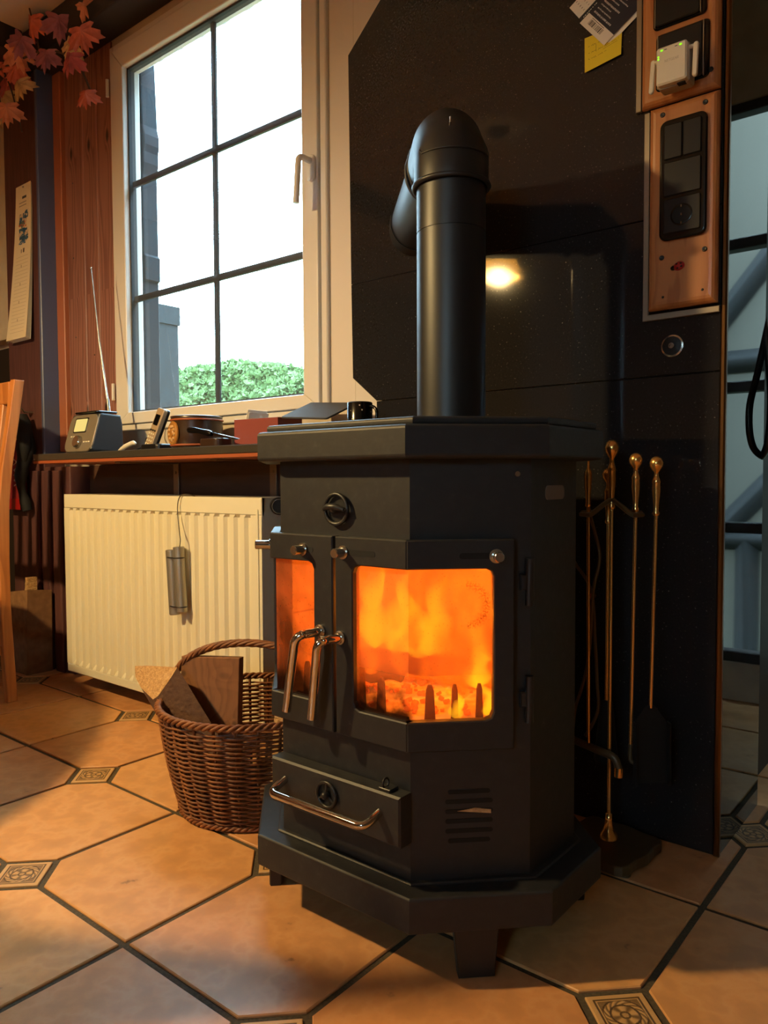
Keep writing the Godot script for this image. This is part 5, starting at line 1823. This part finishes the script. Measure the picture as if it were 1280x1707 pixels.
	# upper panel with an empty frame and a socket
	var u := thing("socket_panel", "upper wooden panel with black sockets that carries the white repeater", "switch panel", Vector3(1.255, 1.452, zs))
	st = mb()
	prism(st, rect(1.174, 1.4515, 1.3205, 1.9), zs, -0.507, 0.014)
	part("board", st, M["panel_wood"], u)
	for q in [[1.199, 1.588, 1.298, 1.86], [1.205, 1.472, 1.304, 1.578]]:
		st = mb()
		prism(st, round_rect(q[0], q[1], q[2], q[3], 0.009), -0.508, -0.503, 0.002)
		var f := part("frame", st, M["black_gloss"], u)
		st = mb()
		prism(st, round_rect(q[0] + 0.006, q[1] + 0.004, q[2] - 0.011, q[3] - 0.004, 0.007), -0.504, -0.4975, 0.002)
		part("cover", st, M["black_plastic"], f)
		for e in [q[0] + 0.0045, q[2] - 0.0105]:
			st = mb()
			prism(st, round_rect(e, q[1] + 0.003, e + 0.0016, q[3] - 0.003, 0.0006, 2), -0.504, -0.4985, 0.0)
			part("bright_edge", st, M["steel_trim"], f)
	for v in [Vector2(1.1955, 1.479), Vector2(1.306, 1.484)]:
		st = mb()
		lathe(st, [Vector2(0, 0), Vector2(0.0048, 0), Vector2(0.0046, 0.0015), Vector2(0.003, 0.0025), Vector2(0.0015, 0.0012), Vector2(0, 0.0012)], along(Vector3(v.x, v.y, -0.507), Vector3.BACK), 16)
		part("screw", st, M["black_plastic"], u)
	# white plug-in repeater with two aerials
	var r := thing("wifi_repeater", "white plug-in wireless repeater with two short aerials and green lights", "repeater", Vector3(1.25, 1.46, -0.46))
	st = mb()
	prism(st, round_rect(1.224, 1.4575, 1.2795, 1.526, 0.005), -0.497, -0.452, 0.003)
	var rb := part("housing", st, M["router_white"], r)
	st = mb()
	prism(st, round_rect(1.2225, 1.456, 1.281, 1.5275, 0.006), -0.4965, -0.464, 0.003)
	part("back_half", st, M["router_side"], rb)
	st = mb()
	bx(st, Vector3(1.259, 1.4555, -0.475), Vector3(1.2735, 1.4575, -0.462), 0.0005)
	part("cable_port", st, M["seam"], rb)
	for s in [[1.2145, 1.5125, 1.2115], [1.292, 1.52, 1.2905]]:
		st = mb()
		var ax := Vector3(s[0], s[1], -0.466)
		var d := Vector3(s[2] - s[0], -0.06, 0.002)
		prism(st, round_rect(-0.0045, 0.0, 0.0045, 0.061, 0.004), -0.0035, 0.0035, 0.0015, frame_at(ax + d, Vector3.RIGHT, -d))
		var side := 1.0 if s[0] < 1.25 else -1.0
		tube(st, [ax + Vector3(0, -0.005, 0), ax + Vector3(side * 0.0125, -0.004, 0)], 0.0038, 10)
		part("aerial", st, M["router_white"], r)
	for v in [Vector3(1.2345, 1.519, 0.0024), Vector3(1.2685, 1.519, 0.0026), Vector3(1.2285, 1.509, 0.0018), Vector3(1.2285, 1.5045, 0.0018)]:
		st = mb()
		prism(st, round_rect(v.x - v.z, v.y - 0.0016, v.x + v.z, v.y + 0.0016, 0.0014, 3), -0.4525, -0.4514, 0.0)
		part("signal_light", st, M["router_light"], rb)
	for v in [Vector2(1.2415, 1.519), Vector2(1.2605, 1.519)]:
		st = mb()
		prism(st, round_rect(v.x - 0.0024, v.y - 0.0006, v.x + 0.0024, v.y + 0.0006, 0.0005, 2), -0.4525, -0.4516, 0.0)
		part("signal_mark", st, M["dark_key"], rb)
	text(rb, "maker_name", "NETGEAR", 0.0062, Transform3D(Basis(), Vector3(1.2525, 1.498, -0.4522)), M["router_print"])

func text(parent: Node, called: String, words: String, height: float, xf: Transform3D, m: Material) -> void:
	var tm := TextMesh.new()
	var f := SystemFont.new()
	f.font_names = PackedStringArray(["Droid Sans"])
	tm.font = f
	tm.text = words
	tm.font_size = 32
	tm.pixel_size = height / 32.0
	tm.depth = 0.0006
	piece(called, tm, m, xf, parent)

func ball(st: SurfaceTool, xf: Transform3D, r: float, n := 12) -> void:
	var prof := []
	for k in n + 1:
		var a := -PI / 2 + PI * k / n
		prof.append(Vector2(maxf(0.0, cos(a) * r), sin(a) * r))
	lathe(st, prof, xf, 18)

# flat print: dark and light lines too small to read in the photograph
func print_image(kind: String) -> ImageTexture:
	var w := 256
	var h := 512
	var im := Image.create(w, h, false, Image.FORMAT_RGB8)
	var r := RandomNumberGenerator.new()
	r.seed = 91
	if kind == "ticket":
		im.fill(Color(0.86, 0.83, 0.8))
		im.fill_rect(Rect2i(0, 0, w, h - 64), Color(0.09, 0.1, 0.17))
		for k in 26:
			im.fill_rect(Rect2i(46 + k * 5 + (k % 3), h - 50, 1 + r.randi() % 4, 28), Color(0.12, 0.11, 0.12))
		im.fill_rect(Rect2i(46, h - 58, 120, 3), Color(0.3, 0.28, 0.28))
		for row in 10:
			var yy := h - 90 - row * 22
			var cx := 22
			while cx < 190 - (row * 37) % 90:
				var ww := 3 + r.randi() % 7
				im.fill_rect(Rect2i(cx, yy + r.randi() % 2, ww, 6 if row % 3 else 9), Color(0.75, 0.74, 0.75))
				cx += ww + 2 + (r.randi() % 4 if r.randf() < 0.25 else 1)
	elif kind == "card":
		im.fill(Color(0.85, 0.82, 0.79))
		im.fill_rect(Rect2i(w - 60, 0, 60, h), Color(0.07, 0.075, 0.13))
		for row in 9:
			for col in 5:
				im.fill_rect(Rect2i(18 + col * 36, h - 60 - row * 40, 5 + r.randi() % 5, 12), Color(0.35, 0.3, 0.32))
		for k in 8:
			im.fill_rect(Rect2i(w - 30, h - 30 - k * 15, 9, 6 + r.randi() % 6), Color(0.8, 0.8, 0.8))
	elif kind == "note":
		im.fill(Color(0.86, 0.76, 0.16))
		var pen := Color(0.36, 0.31, 0.1)
		for row in 3:
			var y0: int = [150, 250, 340][row]
			var px := 24.0
			var py := float(y0)
			while px < [120.0, 235.0, 150.0][row]:
				px += 1.0
				py = y0 - px * 0.16 + 11.0 * sin(px * 0.55 + row) * (0.5 + 0.5 * sin(px * 0.13 + row * 2.0))
				if fposmod(px, 46.0) < 34.0:
					im.fill_rect(Rect2i(int(px), clampi(int(py), 0, h - 4), 2, 4), pen)
		for k in 100:
			im.fill_rect(Rect2i(126 + k, 262 - int(k * 0.16), 2, 4), pen)
		for k in 110:
			im.fill_rect(Rect2i(78, 150 + k, 2, 2), pen)
	elif kind == "calendar":
		im.fill(Color(0.88, 0.82, 0.7))
		var pic := [Color(0.2, 0.36, 0.5), Color(0.8, 0.72, 0.62), Color(0.12, 0.3, 0.45), Color(0.75, 0.36, 0.22), Color(0.3, 0.42, 0.36), Color(0.28, 0.4, 0.55)]
		im.fill_rect(Rect2i(110, 38, 70, 8), Color(0.3, 0.3, 0.3))
		im.fill_rect(Rect2i(60, 56, 120, 3), Color(0.6, 0.55, 0.5))
		im.fill_rect(Rect2i(60, 66, 120, 3), Color(0.6, 0.55, 0.5))
		for k in 120:
			var q := r.randi() % 5
			im.fill_rect(Rect2i(62 + r.randi() % 120, [84, 92, 140, 150, 152][q] + r.randi() % 28, 16 + r.randi() % 26, 6 + r.randi() % 12), pic[r.randi() % 3])
		for k in 26:
			im.fill_rect(Rect2i(60 + r.randi() % 110, 120 + r.randi() % 18, 8 + r.randi() % 12, 4 + r.randi() % 5), pic[3 + r.randi() % 2])
		for k in 16:
			im.fill_rect(Rect2i(70 + r.randi() % 90, 182 + r.randi() % 10, 8 + r.randi() % 16, 5), pic[5])
		im.fill_rect(Rect2i(110, 212, 10, 12), Color(0.3, 0.26, 0.24))
		im.fill_rect(Rect2i(140, 210, 22, 14), Color(0.35, 0.28, 0.25))
		for k in 22:
			im.fill_rect(Rect2i(40, 236 + k * 12, 180, 1), Color(0.7, 0.63, 0.52))
			if k % 5 == 3:
				im.fill_rect(Rect2i(120, 228 + k * 12, 6, 9), Color(0.45, 0.36, 0.28))
	return ImageTexture.create_from_image(im)

func printed(called: String, kind: String, rough := 0.6) -> StandardMaterial3D:
	var m := mat(called, Color(1, 1, 1), rough)
	m.albedo_texture = print_image(kind)
	return m

# sheet from its four corners (bottom left, bottom right, top right, top left), with thickness and print over the whole face
func sheet(st: SurfaceTool, a: Vector3, b: Vector3, c: Vector3, d: Vector3, thick: float) -> void:
	st.set_smooth_group(-1)
	var n := (b - a).cross(d - a).normalized() * thick
	var f := [a + n, b + n, c + n, d + n]
	var uv := [Vector2(0, 1), Vector2(1, 1), Vector2(1, 0), Vector2(0, 0)]
	for i in [0, 2, 1, 0, 3, 2]:
		st.set_uv(uv[i])
		st.add_vertex(f[i])
	st.set_uv(Vector2(0.02, 0.98))
	var e := [a, b, c, d]
	for i in 4:
		var j := (i + 1) % 4
		quad(st, e[i], e[j], f[j], f[i])
	quad(st, a, d, c, b)

func build_papers() -> void:
	var z := -0.5335
	# yellow sticky note
	var st := mb()
	sheet(st, Vector3(1.048, 1.5725, z + 0.003), Vector3(1.1256, 1.583, z + 0.004), Vector3(1.1262, 1.645, z + 0.0005), Vector3(1.046, 1.6435, z + 0.0005), 0.0004)
	info(part("sticky_note", st, printed("note_print", "note", 0.8)), "yellow handwritten sticky note under the dark tickets on the black stone", "note")
	# tickets, held at a slant
	var dx := Vector3(0.0533, -0.0643, 0)
	var dy := Vector3(0.0643, 0.0405, 0) * 2.6
	st = mb()
	var o := Vector3(1.0361, 1.6771, z)
	sheet(st, o + Vector3(0.013, -0.002, 0.0014), o + dx + Vector3(0.0127, -0.0016, 0.0016), o + dx + dy + Vector3(0.012, 0.0, 0.0016), o + dy + Vector3(0.012, 0, 0.0014), 0.0004)
	info(part("paper_ticket", st, M["paper"]), "pale slip peeping out behind the dark printed ticket", "ticket", "papers on the stone")
	st = mb()
	sheet(st, o + Vector3(0, 0, 0.003), o + dx + Vector3(0, 0, 0.004), o + dx + dy + Vector3(0, 0, 0.003), o + dy + Vector3(0, 0, 0.0022), 0.0005)
	info(part("paper_ticket", st, printed("ticket_print", "ticket", 0.45)), "dark blue printed ticket with a barcode foot above the sticky note", "ticket", "papers on the stone")
	st = mb()
	o = Vector3(1.0118, 1.7184, z)
	sheet(st, o + Vector3(0, 0, 0.0008), o + Vector3(0.0285, -0.0388, 0.0008), o + Vector3(0.0285, -0.0388, 0.0008) + dy * 0.8, o + dy * 0.8 + Vector3(0, 0, 0.0008), 0.0004)
	info(part("paper_ticket", st, printed("card_print", "card", 0.6)), "pale printed card with a dark stripe left of the dark ticket", "ticket", "papers on the stone")

# ------------------------------------------------------------------ left edge: calendar, chair, bags
func build_left_corner() -> void:
	# long narrow calendar, its lower end curling off the post
	var t := thing("wall_calendar", "long narrow picture calendar hanging on the dark post", "calendar", Vector3(-1.27, 1.28, -0.47))
	var cm := printed("calendar_print", "calendar", 0.75)
	for k in 4:
		var st := mb()
		st.set_smooth_group(-1)
		var rows := 14
		for i in rows:
			var f0 := float(i) / rows
			var f1 := float(i + 1) / rows
			var q := []
			for f in [f0, f1]:
				var y: float = 1.88 - 0.6 * f
				var cur: float = 0.034 * f * f * (0.55 + 0.15 * k)
				for x in [-1.312 - 0.03 * f, -1.192]:
					q.append([Vector3(x - (0.004 * k * f if x < -1.25 else 0.0), y + 0.002 * k, -0.4735 + 0.0012 * k + cur), Vector2(0.0 if x < -1.25 else 1.0, f)])
			for j in [0, 1, 3, 0, 3, 2]:
				st.set_uv(q[j][1])
				st.add_vertex(q[j][0])
			for j in [0, 3, 1, 0, 2, 3]:
				st.set_uv(q[j][1] * 0.01 + Vector2(0.02, 0.9))
				st.add_vertex(q[j][0] - Vector3(0, 0, 0.0004))
		part("sheet", st, cm if k == 3 else M["paper"], t)
	var pin := mb()
	ball(pin, Transform3D(Basis(), Vector3(-1.25, 1.876, -0.4685)), 0.004)
	part("pin", pin, M["bolt_steel"], t)
	# pale board on the wall at the very edge
	var bb := mb()
	bx(bb, Vector3(-1.75, 1.32, -0.553), Vector3(-1.424, 2.1, -0.5), 0.004)
	info(part("wall_board", bb, M["plaster"]), "pale board on the wall at the left edge above the chair", "board")
	# dining chair seen from behind, at the left edge
	var c := thing("dining_chair", "light brown wooden dining chair cut off by the left edge of the picture", "chair", Vector3(-1.02, 0, 0.05))
	var zc := [[0.0, -0.166], [0.16, -0.158], [0.32, -0.151], [0.48, -0.151], [0.66, -0.155], [0.78, -0.168], [0.93, -0.193], [1.065, -0.214]]
	for x in [-0.8, -1.225]:
		var st := mb()
		var prof := PackedVector2Array()
		for q in zc:
			prof.append(Vector2(-(q[1] + 0.017), q[0]))
		for k in range(zc.size() - 1, -1, -1):
			prof.append(Vector2(-(zc[k][1] - 0.017), zc[k][0]))
		prism(st, prof, x - 0.014, x + 0.016, 0.004, Transform3D(Basis(Vector3(0, 0, -1), Vector3(0, 1, 0), Vector3(1, 0, 0)), Vector3.ZERO))
		part("rear_leg", st, M["chair_wood"], c)
	for x in [-0.8, -1.225]:
		var st := mb()
		prism(st, PackedVector2Array([Vector2(-0.016, 0), Vector2(0.016, 0), Vector2(0.02, 0.44), Vector2(-0.02, 0.44)]), -0.018, 0.018, 0.004, Transform3D(Basis(), Vector3(x, 0, 0.235)))
		part("front_leg", st, M["chair_wood"], c)
	var st := mb()
	bx(st, Vector3(-1.216, 0.985, -0.213), Vector3(-0.81, 1.06, -0.19), 0.006)
	part("top_rail", st, M["chair_wood"], c)
	st = mb()
	bx(st, Vector3(-1.212, 0.6, -0.166), Vector3(-0.813, 0.64, -0.144), 0.005)
	part("lower_rail", st, M["chair_wood"], c)
	for k in 5:
		st = mb()
		var x := -1.15 + 0.07 * k
		prism(st, PackedVector2Array([Vector2(0.146, 0.635), Vector2(0.166, 0.635), Vector2(0.212, 0.99), Vector2(0.192, 0.99)]), x - 0.012, x + 0.012, 0.003, Transform3D(Basis(Vector3(0, 0, -1), Vector3(0, 1, 0), Vector3(1, 0, 0)), Vector3.ZERO))
		part("slat", st, M["chair_wood"], c)
	st = mb()
	slab(st, round_rect(-1.25, -0.135, -0.78, 0.265, 0.03), 0.44, 0.468, 0.007)
	part("seat", st, M["chair_wood"], c)
	for q in [[Vector3(-0.812, 0.16, -0.14), Vector3(-0.795, 0.19, 0.22)], [Vector3(-1.232, 0.16, -0.14), Vector3(-1.215, 0.19, 0.22)], [Vector3(-1.21, 0.22, -0.168), Vector3(-0.815, 0.25, -0.15)], [Vector3(-1.205, 0.38, 0.225), Vector3(-0.82, 0.438, 0.243)]]:
		st = mb()
		bx(st, q[0], q[1], 0.004)
		part("stretcher", st, M["chair_wood"], c)
	# a second chair, pulled out in front of the table; only its shadow shows
	var c2: Node3D = c.duplicate()
	c2.name = "dining_chair_001"
	add_child(c2, true)
	c2.position = Vector3(0.368, 0, 0.977)
	c2.rotation.y = 0.5
	c2.scale = Vector3.ONE * 0.87
	c2.set_meta("label", "wooden chair outside the picture whose shadow dims the tiles at the lower left")
	# dark jacket on a hook behind the chair
	var j := thing("hanging_jacket", "black jacket hanging on the dark post behind the chair", "jacket", Vector3(-1.22, 0.95, -0.44))
	st = mb()
	var pts := []
	var rad := []
	for k in 12:
		var f := k / 11.0
		pts.append(Vector3(-1.215 + 0.012 * sin(f * 7.0), 0.985 - 0.37 * f, -0.427 + 0.008 * cos(f * 9.0)))
		rad.append(0.018 + 0.016 * sin(PI * minf(1.0, f * 1.3 + 0.12)) + 0.004 * sin(f * 22.0))
	tube(st, pts, rad, 14)
	tube(st, [Vector3(-1.215, 0.97, -0.43), Vector3(-1.188, 0.93, -0.42), Vector3(-1.184, 0.86, -0.42), Vector3(-1.205, 0.8, -0.425)], [0.015, 0.024, 0.022, 0.01], 12)
	part("cloth", st, M["jacket"], j)
	st = mb()
	tube(st, [Vector3(-1.228, 1.0, -0.475), Vector3(-1.228, 1.0, -0.44), Vector3(-1.228, 1.015, -0.43)], 0.004, 8)
	part("hook", st, M["bolt_steel"], j)
	# red bag with white letters, yellow strap
	var b := thing("red_bag", "red cloth bag with white lettering and a yellow strap behind the chair", "bag", Vector3(-1.33, 0.62, -0.44))
	st = mb()
	prism(st, round_rect(-1.42, 0.617, -1.268, 0.917, 0.015), -0.47, -0.436, 0.012)
	var cl := part("cloth", st, M["red_cloth"], b)
	var tm := Transform3D(Basis(Vector3(0, 1, 0), Vector3(-1, 0, 0), Vector3(0, 0, 1)), Vector3(-1.296, 0.765, -0.4358))
	text(cl, "lettering", "WAY", 0.055, tm, M["white_print"])
	st = mb()
	bx(st, Vector3(-1.415, 0.617, -0.4362), Vector3(-1.27, 0.66, -0.434), 0.0006)
	part("lower_band", st, M["ladybird_red"], cl)
	st = mb()
	tube(st, smooth_path([Vector3(-1.3, 0.912, -0.44), Vector3(-1.285, 0.97, -0.43), Vector3(-1.266, 0.975, -0.425), Vector3(-1.262, 0.93, -0.425), Vector3(-1.28, 0.895, -0.43)], 6), 0.006, 8)
	part("strap", st, M["yellow_strap"], b)
	# paper bag on the floor with papers in it
	var k := thing("paper_bag", "brown paper bag standing on the floor behind the chair leg", "bag", Vector3(-1.17, 0, -0.4))
	var q0 := [Vector3(-1.32, 0.0, -0.36), Vector3(-1.09, 0.0, -0.36), Vector3(-1.09, 0.0, -0.46), Vector3(-1.32, 0.0, -0.46)]
	var q1 := [Vector3(-1.33, 0.29, -0.365), Vector3(-1.072, 0.325, -0.36), Vector3(-1.075, 0.315, -0.455), Vector3(-1.33, 0.285, -0.46)]
	st = mb()
	st.set_smooth_group(-1)
	for i in 4:
		var m := (i + 1) % 4
		quad(st, q0[i], q0[m], q1[m], q1[i])
		var s0: Vector3 = (q0[i] as Vector3).lerp(Vector3(-1.2, 0, -0.41), 0.02)
		var s1: Vector3 = (q0[m] as Vector3).lerp(Vector3(-1.2, 0, -0.41), 0.02)
		var s2: Vector3 = (q1[m] as Vector3).lerp(Vector3(-1.2, 0.3, -0.41), 0.02)
		var s3: Vector3 = (q1[i] as Vector3).lerp(Vector3(-1.2, 0.3, -0.41), 0.02)
		quad(st, s1, s0, s3, s2)
		quad(st, q1[i], q1[m], s2, s3)
	quad(st, q0[3], q0[2], q0[1], q0[0])
	part("bag_paper", st, M["kraft"], k)
	for i in 3:
		st = mb()
		bx(st, Vector3(-1.17 + 0.022 * i, 0.02, -0.44 + 0.012 * i), Vector3(-1.155 + 0.024 * i, 0.36 - 0.018 * i, -0.4 + 0.012 * i), 0.001, Transform3D(Basis(Vector3.BACK, 0.0), Vector3.ZERO))
		info(part("paper_roll", st, M["cut_wood"]), ["tallest pale kindling stick in the paper bag", "middle pale kindling stick in the paper bag", "shortest pale kindling stick in the paper bag"][i], "stick", "sticks in the paper bag")
	build_table()

# round table under the lamp; only its shadow reaches into the picture
func build_table() -> void:
	var c := Vector3(-0.72, 0, 1.02)
	var t := thing("round_table", "round wooden table just beyond the left edge whose curved shadow darkens the tiles", "table", c)
	var st := mb()
	lathe(st, [Vector2(0, 0.722), Vector2(0.755, 0.722), Vector2(0.77, 0.73), Vector2(0.77, 0.744), Vector2(0.764, 0.75), Vector2(0, 0.75)], Transform3D(Basis(), c), 72, true)
	part("tabletop", st, M["chair_wood"], t)
	st = mb()
	lathe(st, [Vector2(0.14, 0.722), Vector2(0.06, 0.68), Vector2(0.045, 0.5), Vector2(0.06, 0.3), Vector2(0.05, 0.12), Vector2(0.0, 0.12)], Transform3D(Basis(), c), 28)
	part("pedestal", st, M["chair_wood"], t)
	for k in 4:
		st = mb()
		var d := Vector3(cos(k * PI / 2 + 0.4), 0, sin(k * PI / 2 + 0.4))
		tube(st, smooth_path([c + d * 0.03 + Vector3(0, 0.17, 0), c + d * 0.2 + Vector3(0, 0.1, 0), c + d * 0.36 + Vector3(0, 0.022, 0)], 5), 0.021, 10)
		part("foot", st, M["chair_wood"], t)

# ------------------------------------------------------------------ artificial maple garland
func maple_leaf(size: float, fold: float) -> SurfaceTool:
	var st := mb()
	st.set_smooth_group(-1)
	# half outline of a five-lobed leaf, tip up
	var half := [Vector2(0, 1.0), Vector2(0.1, 0.72), Vector2(0.22, 0.78), Vector2(0.2, 0.5), Vector2(0.46, 0.66), Vector2(0.5, 0.56), Vector2(0.74, 0.52), Vector2(0.6, 0.36), Vector2(0.64, 0.24), Vector2(0.36, 0.1), Vector2(0.5, -0.06), Vector2(0.4, -0.12), Vector2(0.1, -0.06), Vector2(0.03, -0.02), Vector2(0.0, 0.0)]
	var lift := func(v: Vector2) -> float:
		return -fold * absf(v.x) - 0.25 * fold * v.length_squared() + 0.07 * sin(v.angle() * 10.0) * v.length()
	for s in [1.0, -1.0]:
		for side in [1.0, -1.0]:
			for i in half.size() - 1:
				var a: Vector2 = half[i]
				var b: Vector2 = half[i + 1]
				var o := Vector2(0, 0.12)
				var pa := Vector3(a.x * s, a.y, lift.call(a) + 0.012 * side) * size
				var pb := Vector3(b.x * s, b.y, lift.call(b) + 0.012 * side) * size
				var po := Vector3(o.x, o.y, 0.012 * side) * size
				if s * side > 0.0:
					tri(st, po, pb, pa)
				else:
					tri(st, po, pa, pb)
	return st

func build_garland() -> void:
	var t := thing("leaf_garland", "artificial autumn maple leaf garland in red and ochre hanging in the upper left corner", "garland", Vector3(-1.1, 2.3, -0.42))
	var st := mb()
	tube(st, smooth_path([Vector3(-1.42, 2.31, -0.4), Vector3(-1.27, 2.3, -0.4), Vector3(-1.1, 2.29, -0.41), Vector3(-0.95, 2.27, -0.42), Vector3(-0.8, 2.19, -0.44), Vector3(-0.73, 2.07, -0.46)], 6), 0.004, 8)
	tube(st, smooth_path([Vector3(-1.25, 2.3, -0.4), Vector3(-1.2, 2.2, -0.41), Vector3(-1.17, 2.05, -0.43)], 6), 0.003, 6)
	tube(st, smooth_path([Vector3(-1.34, 2.31, -0.4), Vector3(-1.3, 2.2, -0.41), Vector3(-1.28, 2.1, -0.43)], 6), 0.003, 6)
	tube(st, smooth_path([Vector3(-1.0, 2.28, -0.42), Vector3(-1.0, 2.36, -0.4), Vector3(-0.97, 2.4, -0.37)], 6), 0.003, 6)
	part("stem", st, M["stem"], t)
	# x, y, size, turn, colour
	var q := [[-1.285, 2.33, 0.085, 3.0, 0], [-1.29, 2.28, 0.085, 3.5, 1], [-1.1, 2.31, 0.085, 3.3, 2], [-1.02, 2.31, 0.08, 2.6, 4], [-0.98, 2.37, 0.08, 2.9, 0], [-0.845, 2.335, 0.085, 3.1, 4], [-0.7, 2.24, 0.085, 3.4, 0], [-0.7, 2.14, 0.075, 2.9, 1], [-0.685, 2.03, 0.06, 3.2, 0], [-1.165, 2.285, 0.085, 2.5, 0], [-1.125, 2.2, 0.075, 3.5, 3], [-1.26, 2.21, 0.075, 3.0, 3], [-1.17, 2.12, 0.08, 3.2, 2], [-0.92, 2.24, 0.075, 3.0, 4], [-0.67, 2.3, 0.055, 1.2, 2], [-0.79, 2.24, 0.07, 2.6, 3], [-1.33, 2.34, 0.075, 2.3, 4], [-1.32, 2.14, 0.07, 2.8, 3], [-1.2, 2.33, 0.06, 4.0, 1]]
	var r := RandomNumberGenerator.new()
	r.seed = 21
	for k in q.size():
		var fold := 0.15 + 0.3 * r.randf()
		var m := mesh_of(maple_leaf(q[k][2] * 1.12, fold))
		var b := Basis(Vector3.UP, r.randf_range(0.1, 0.9)) * Basis(Vector3.BACK, q[k][3]) * Basis(Vector3.RIGHT, r.randf_range(-0.4, 0.4))
		piece("leaf", m, M["leaf_%d" % q[k][4]], Transform3D(b, Vector3(q[k][0], q[k][1] + 0.012, -0.41 + r.randf_range(-0.025, 0.05))), t)
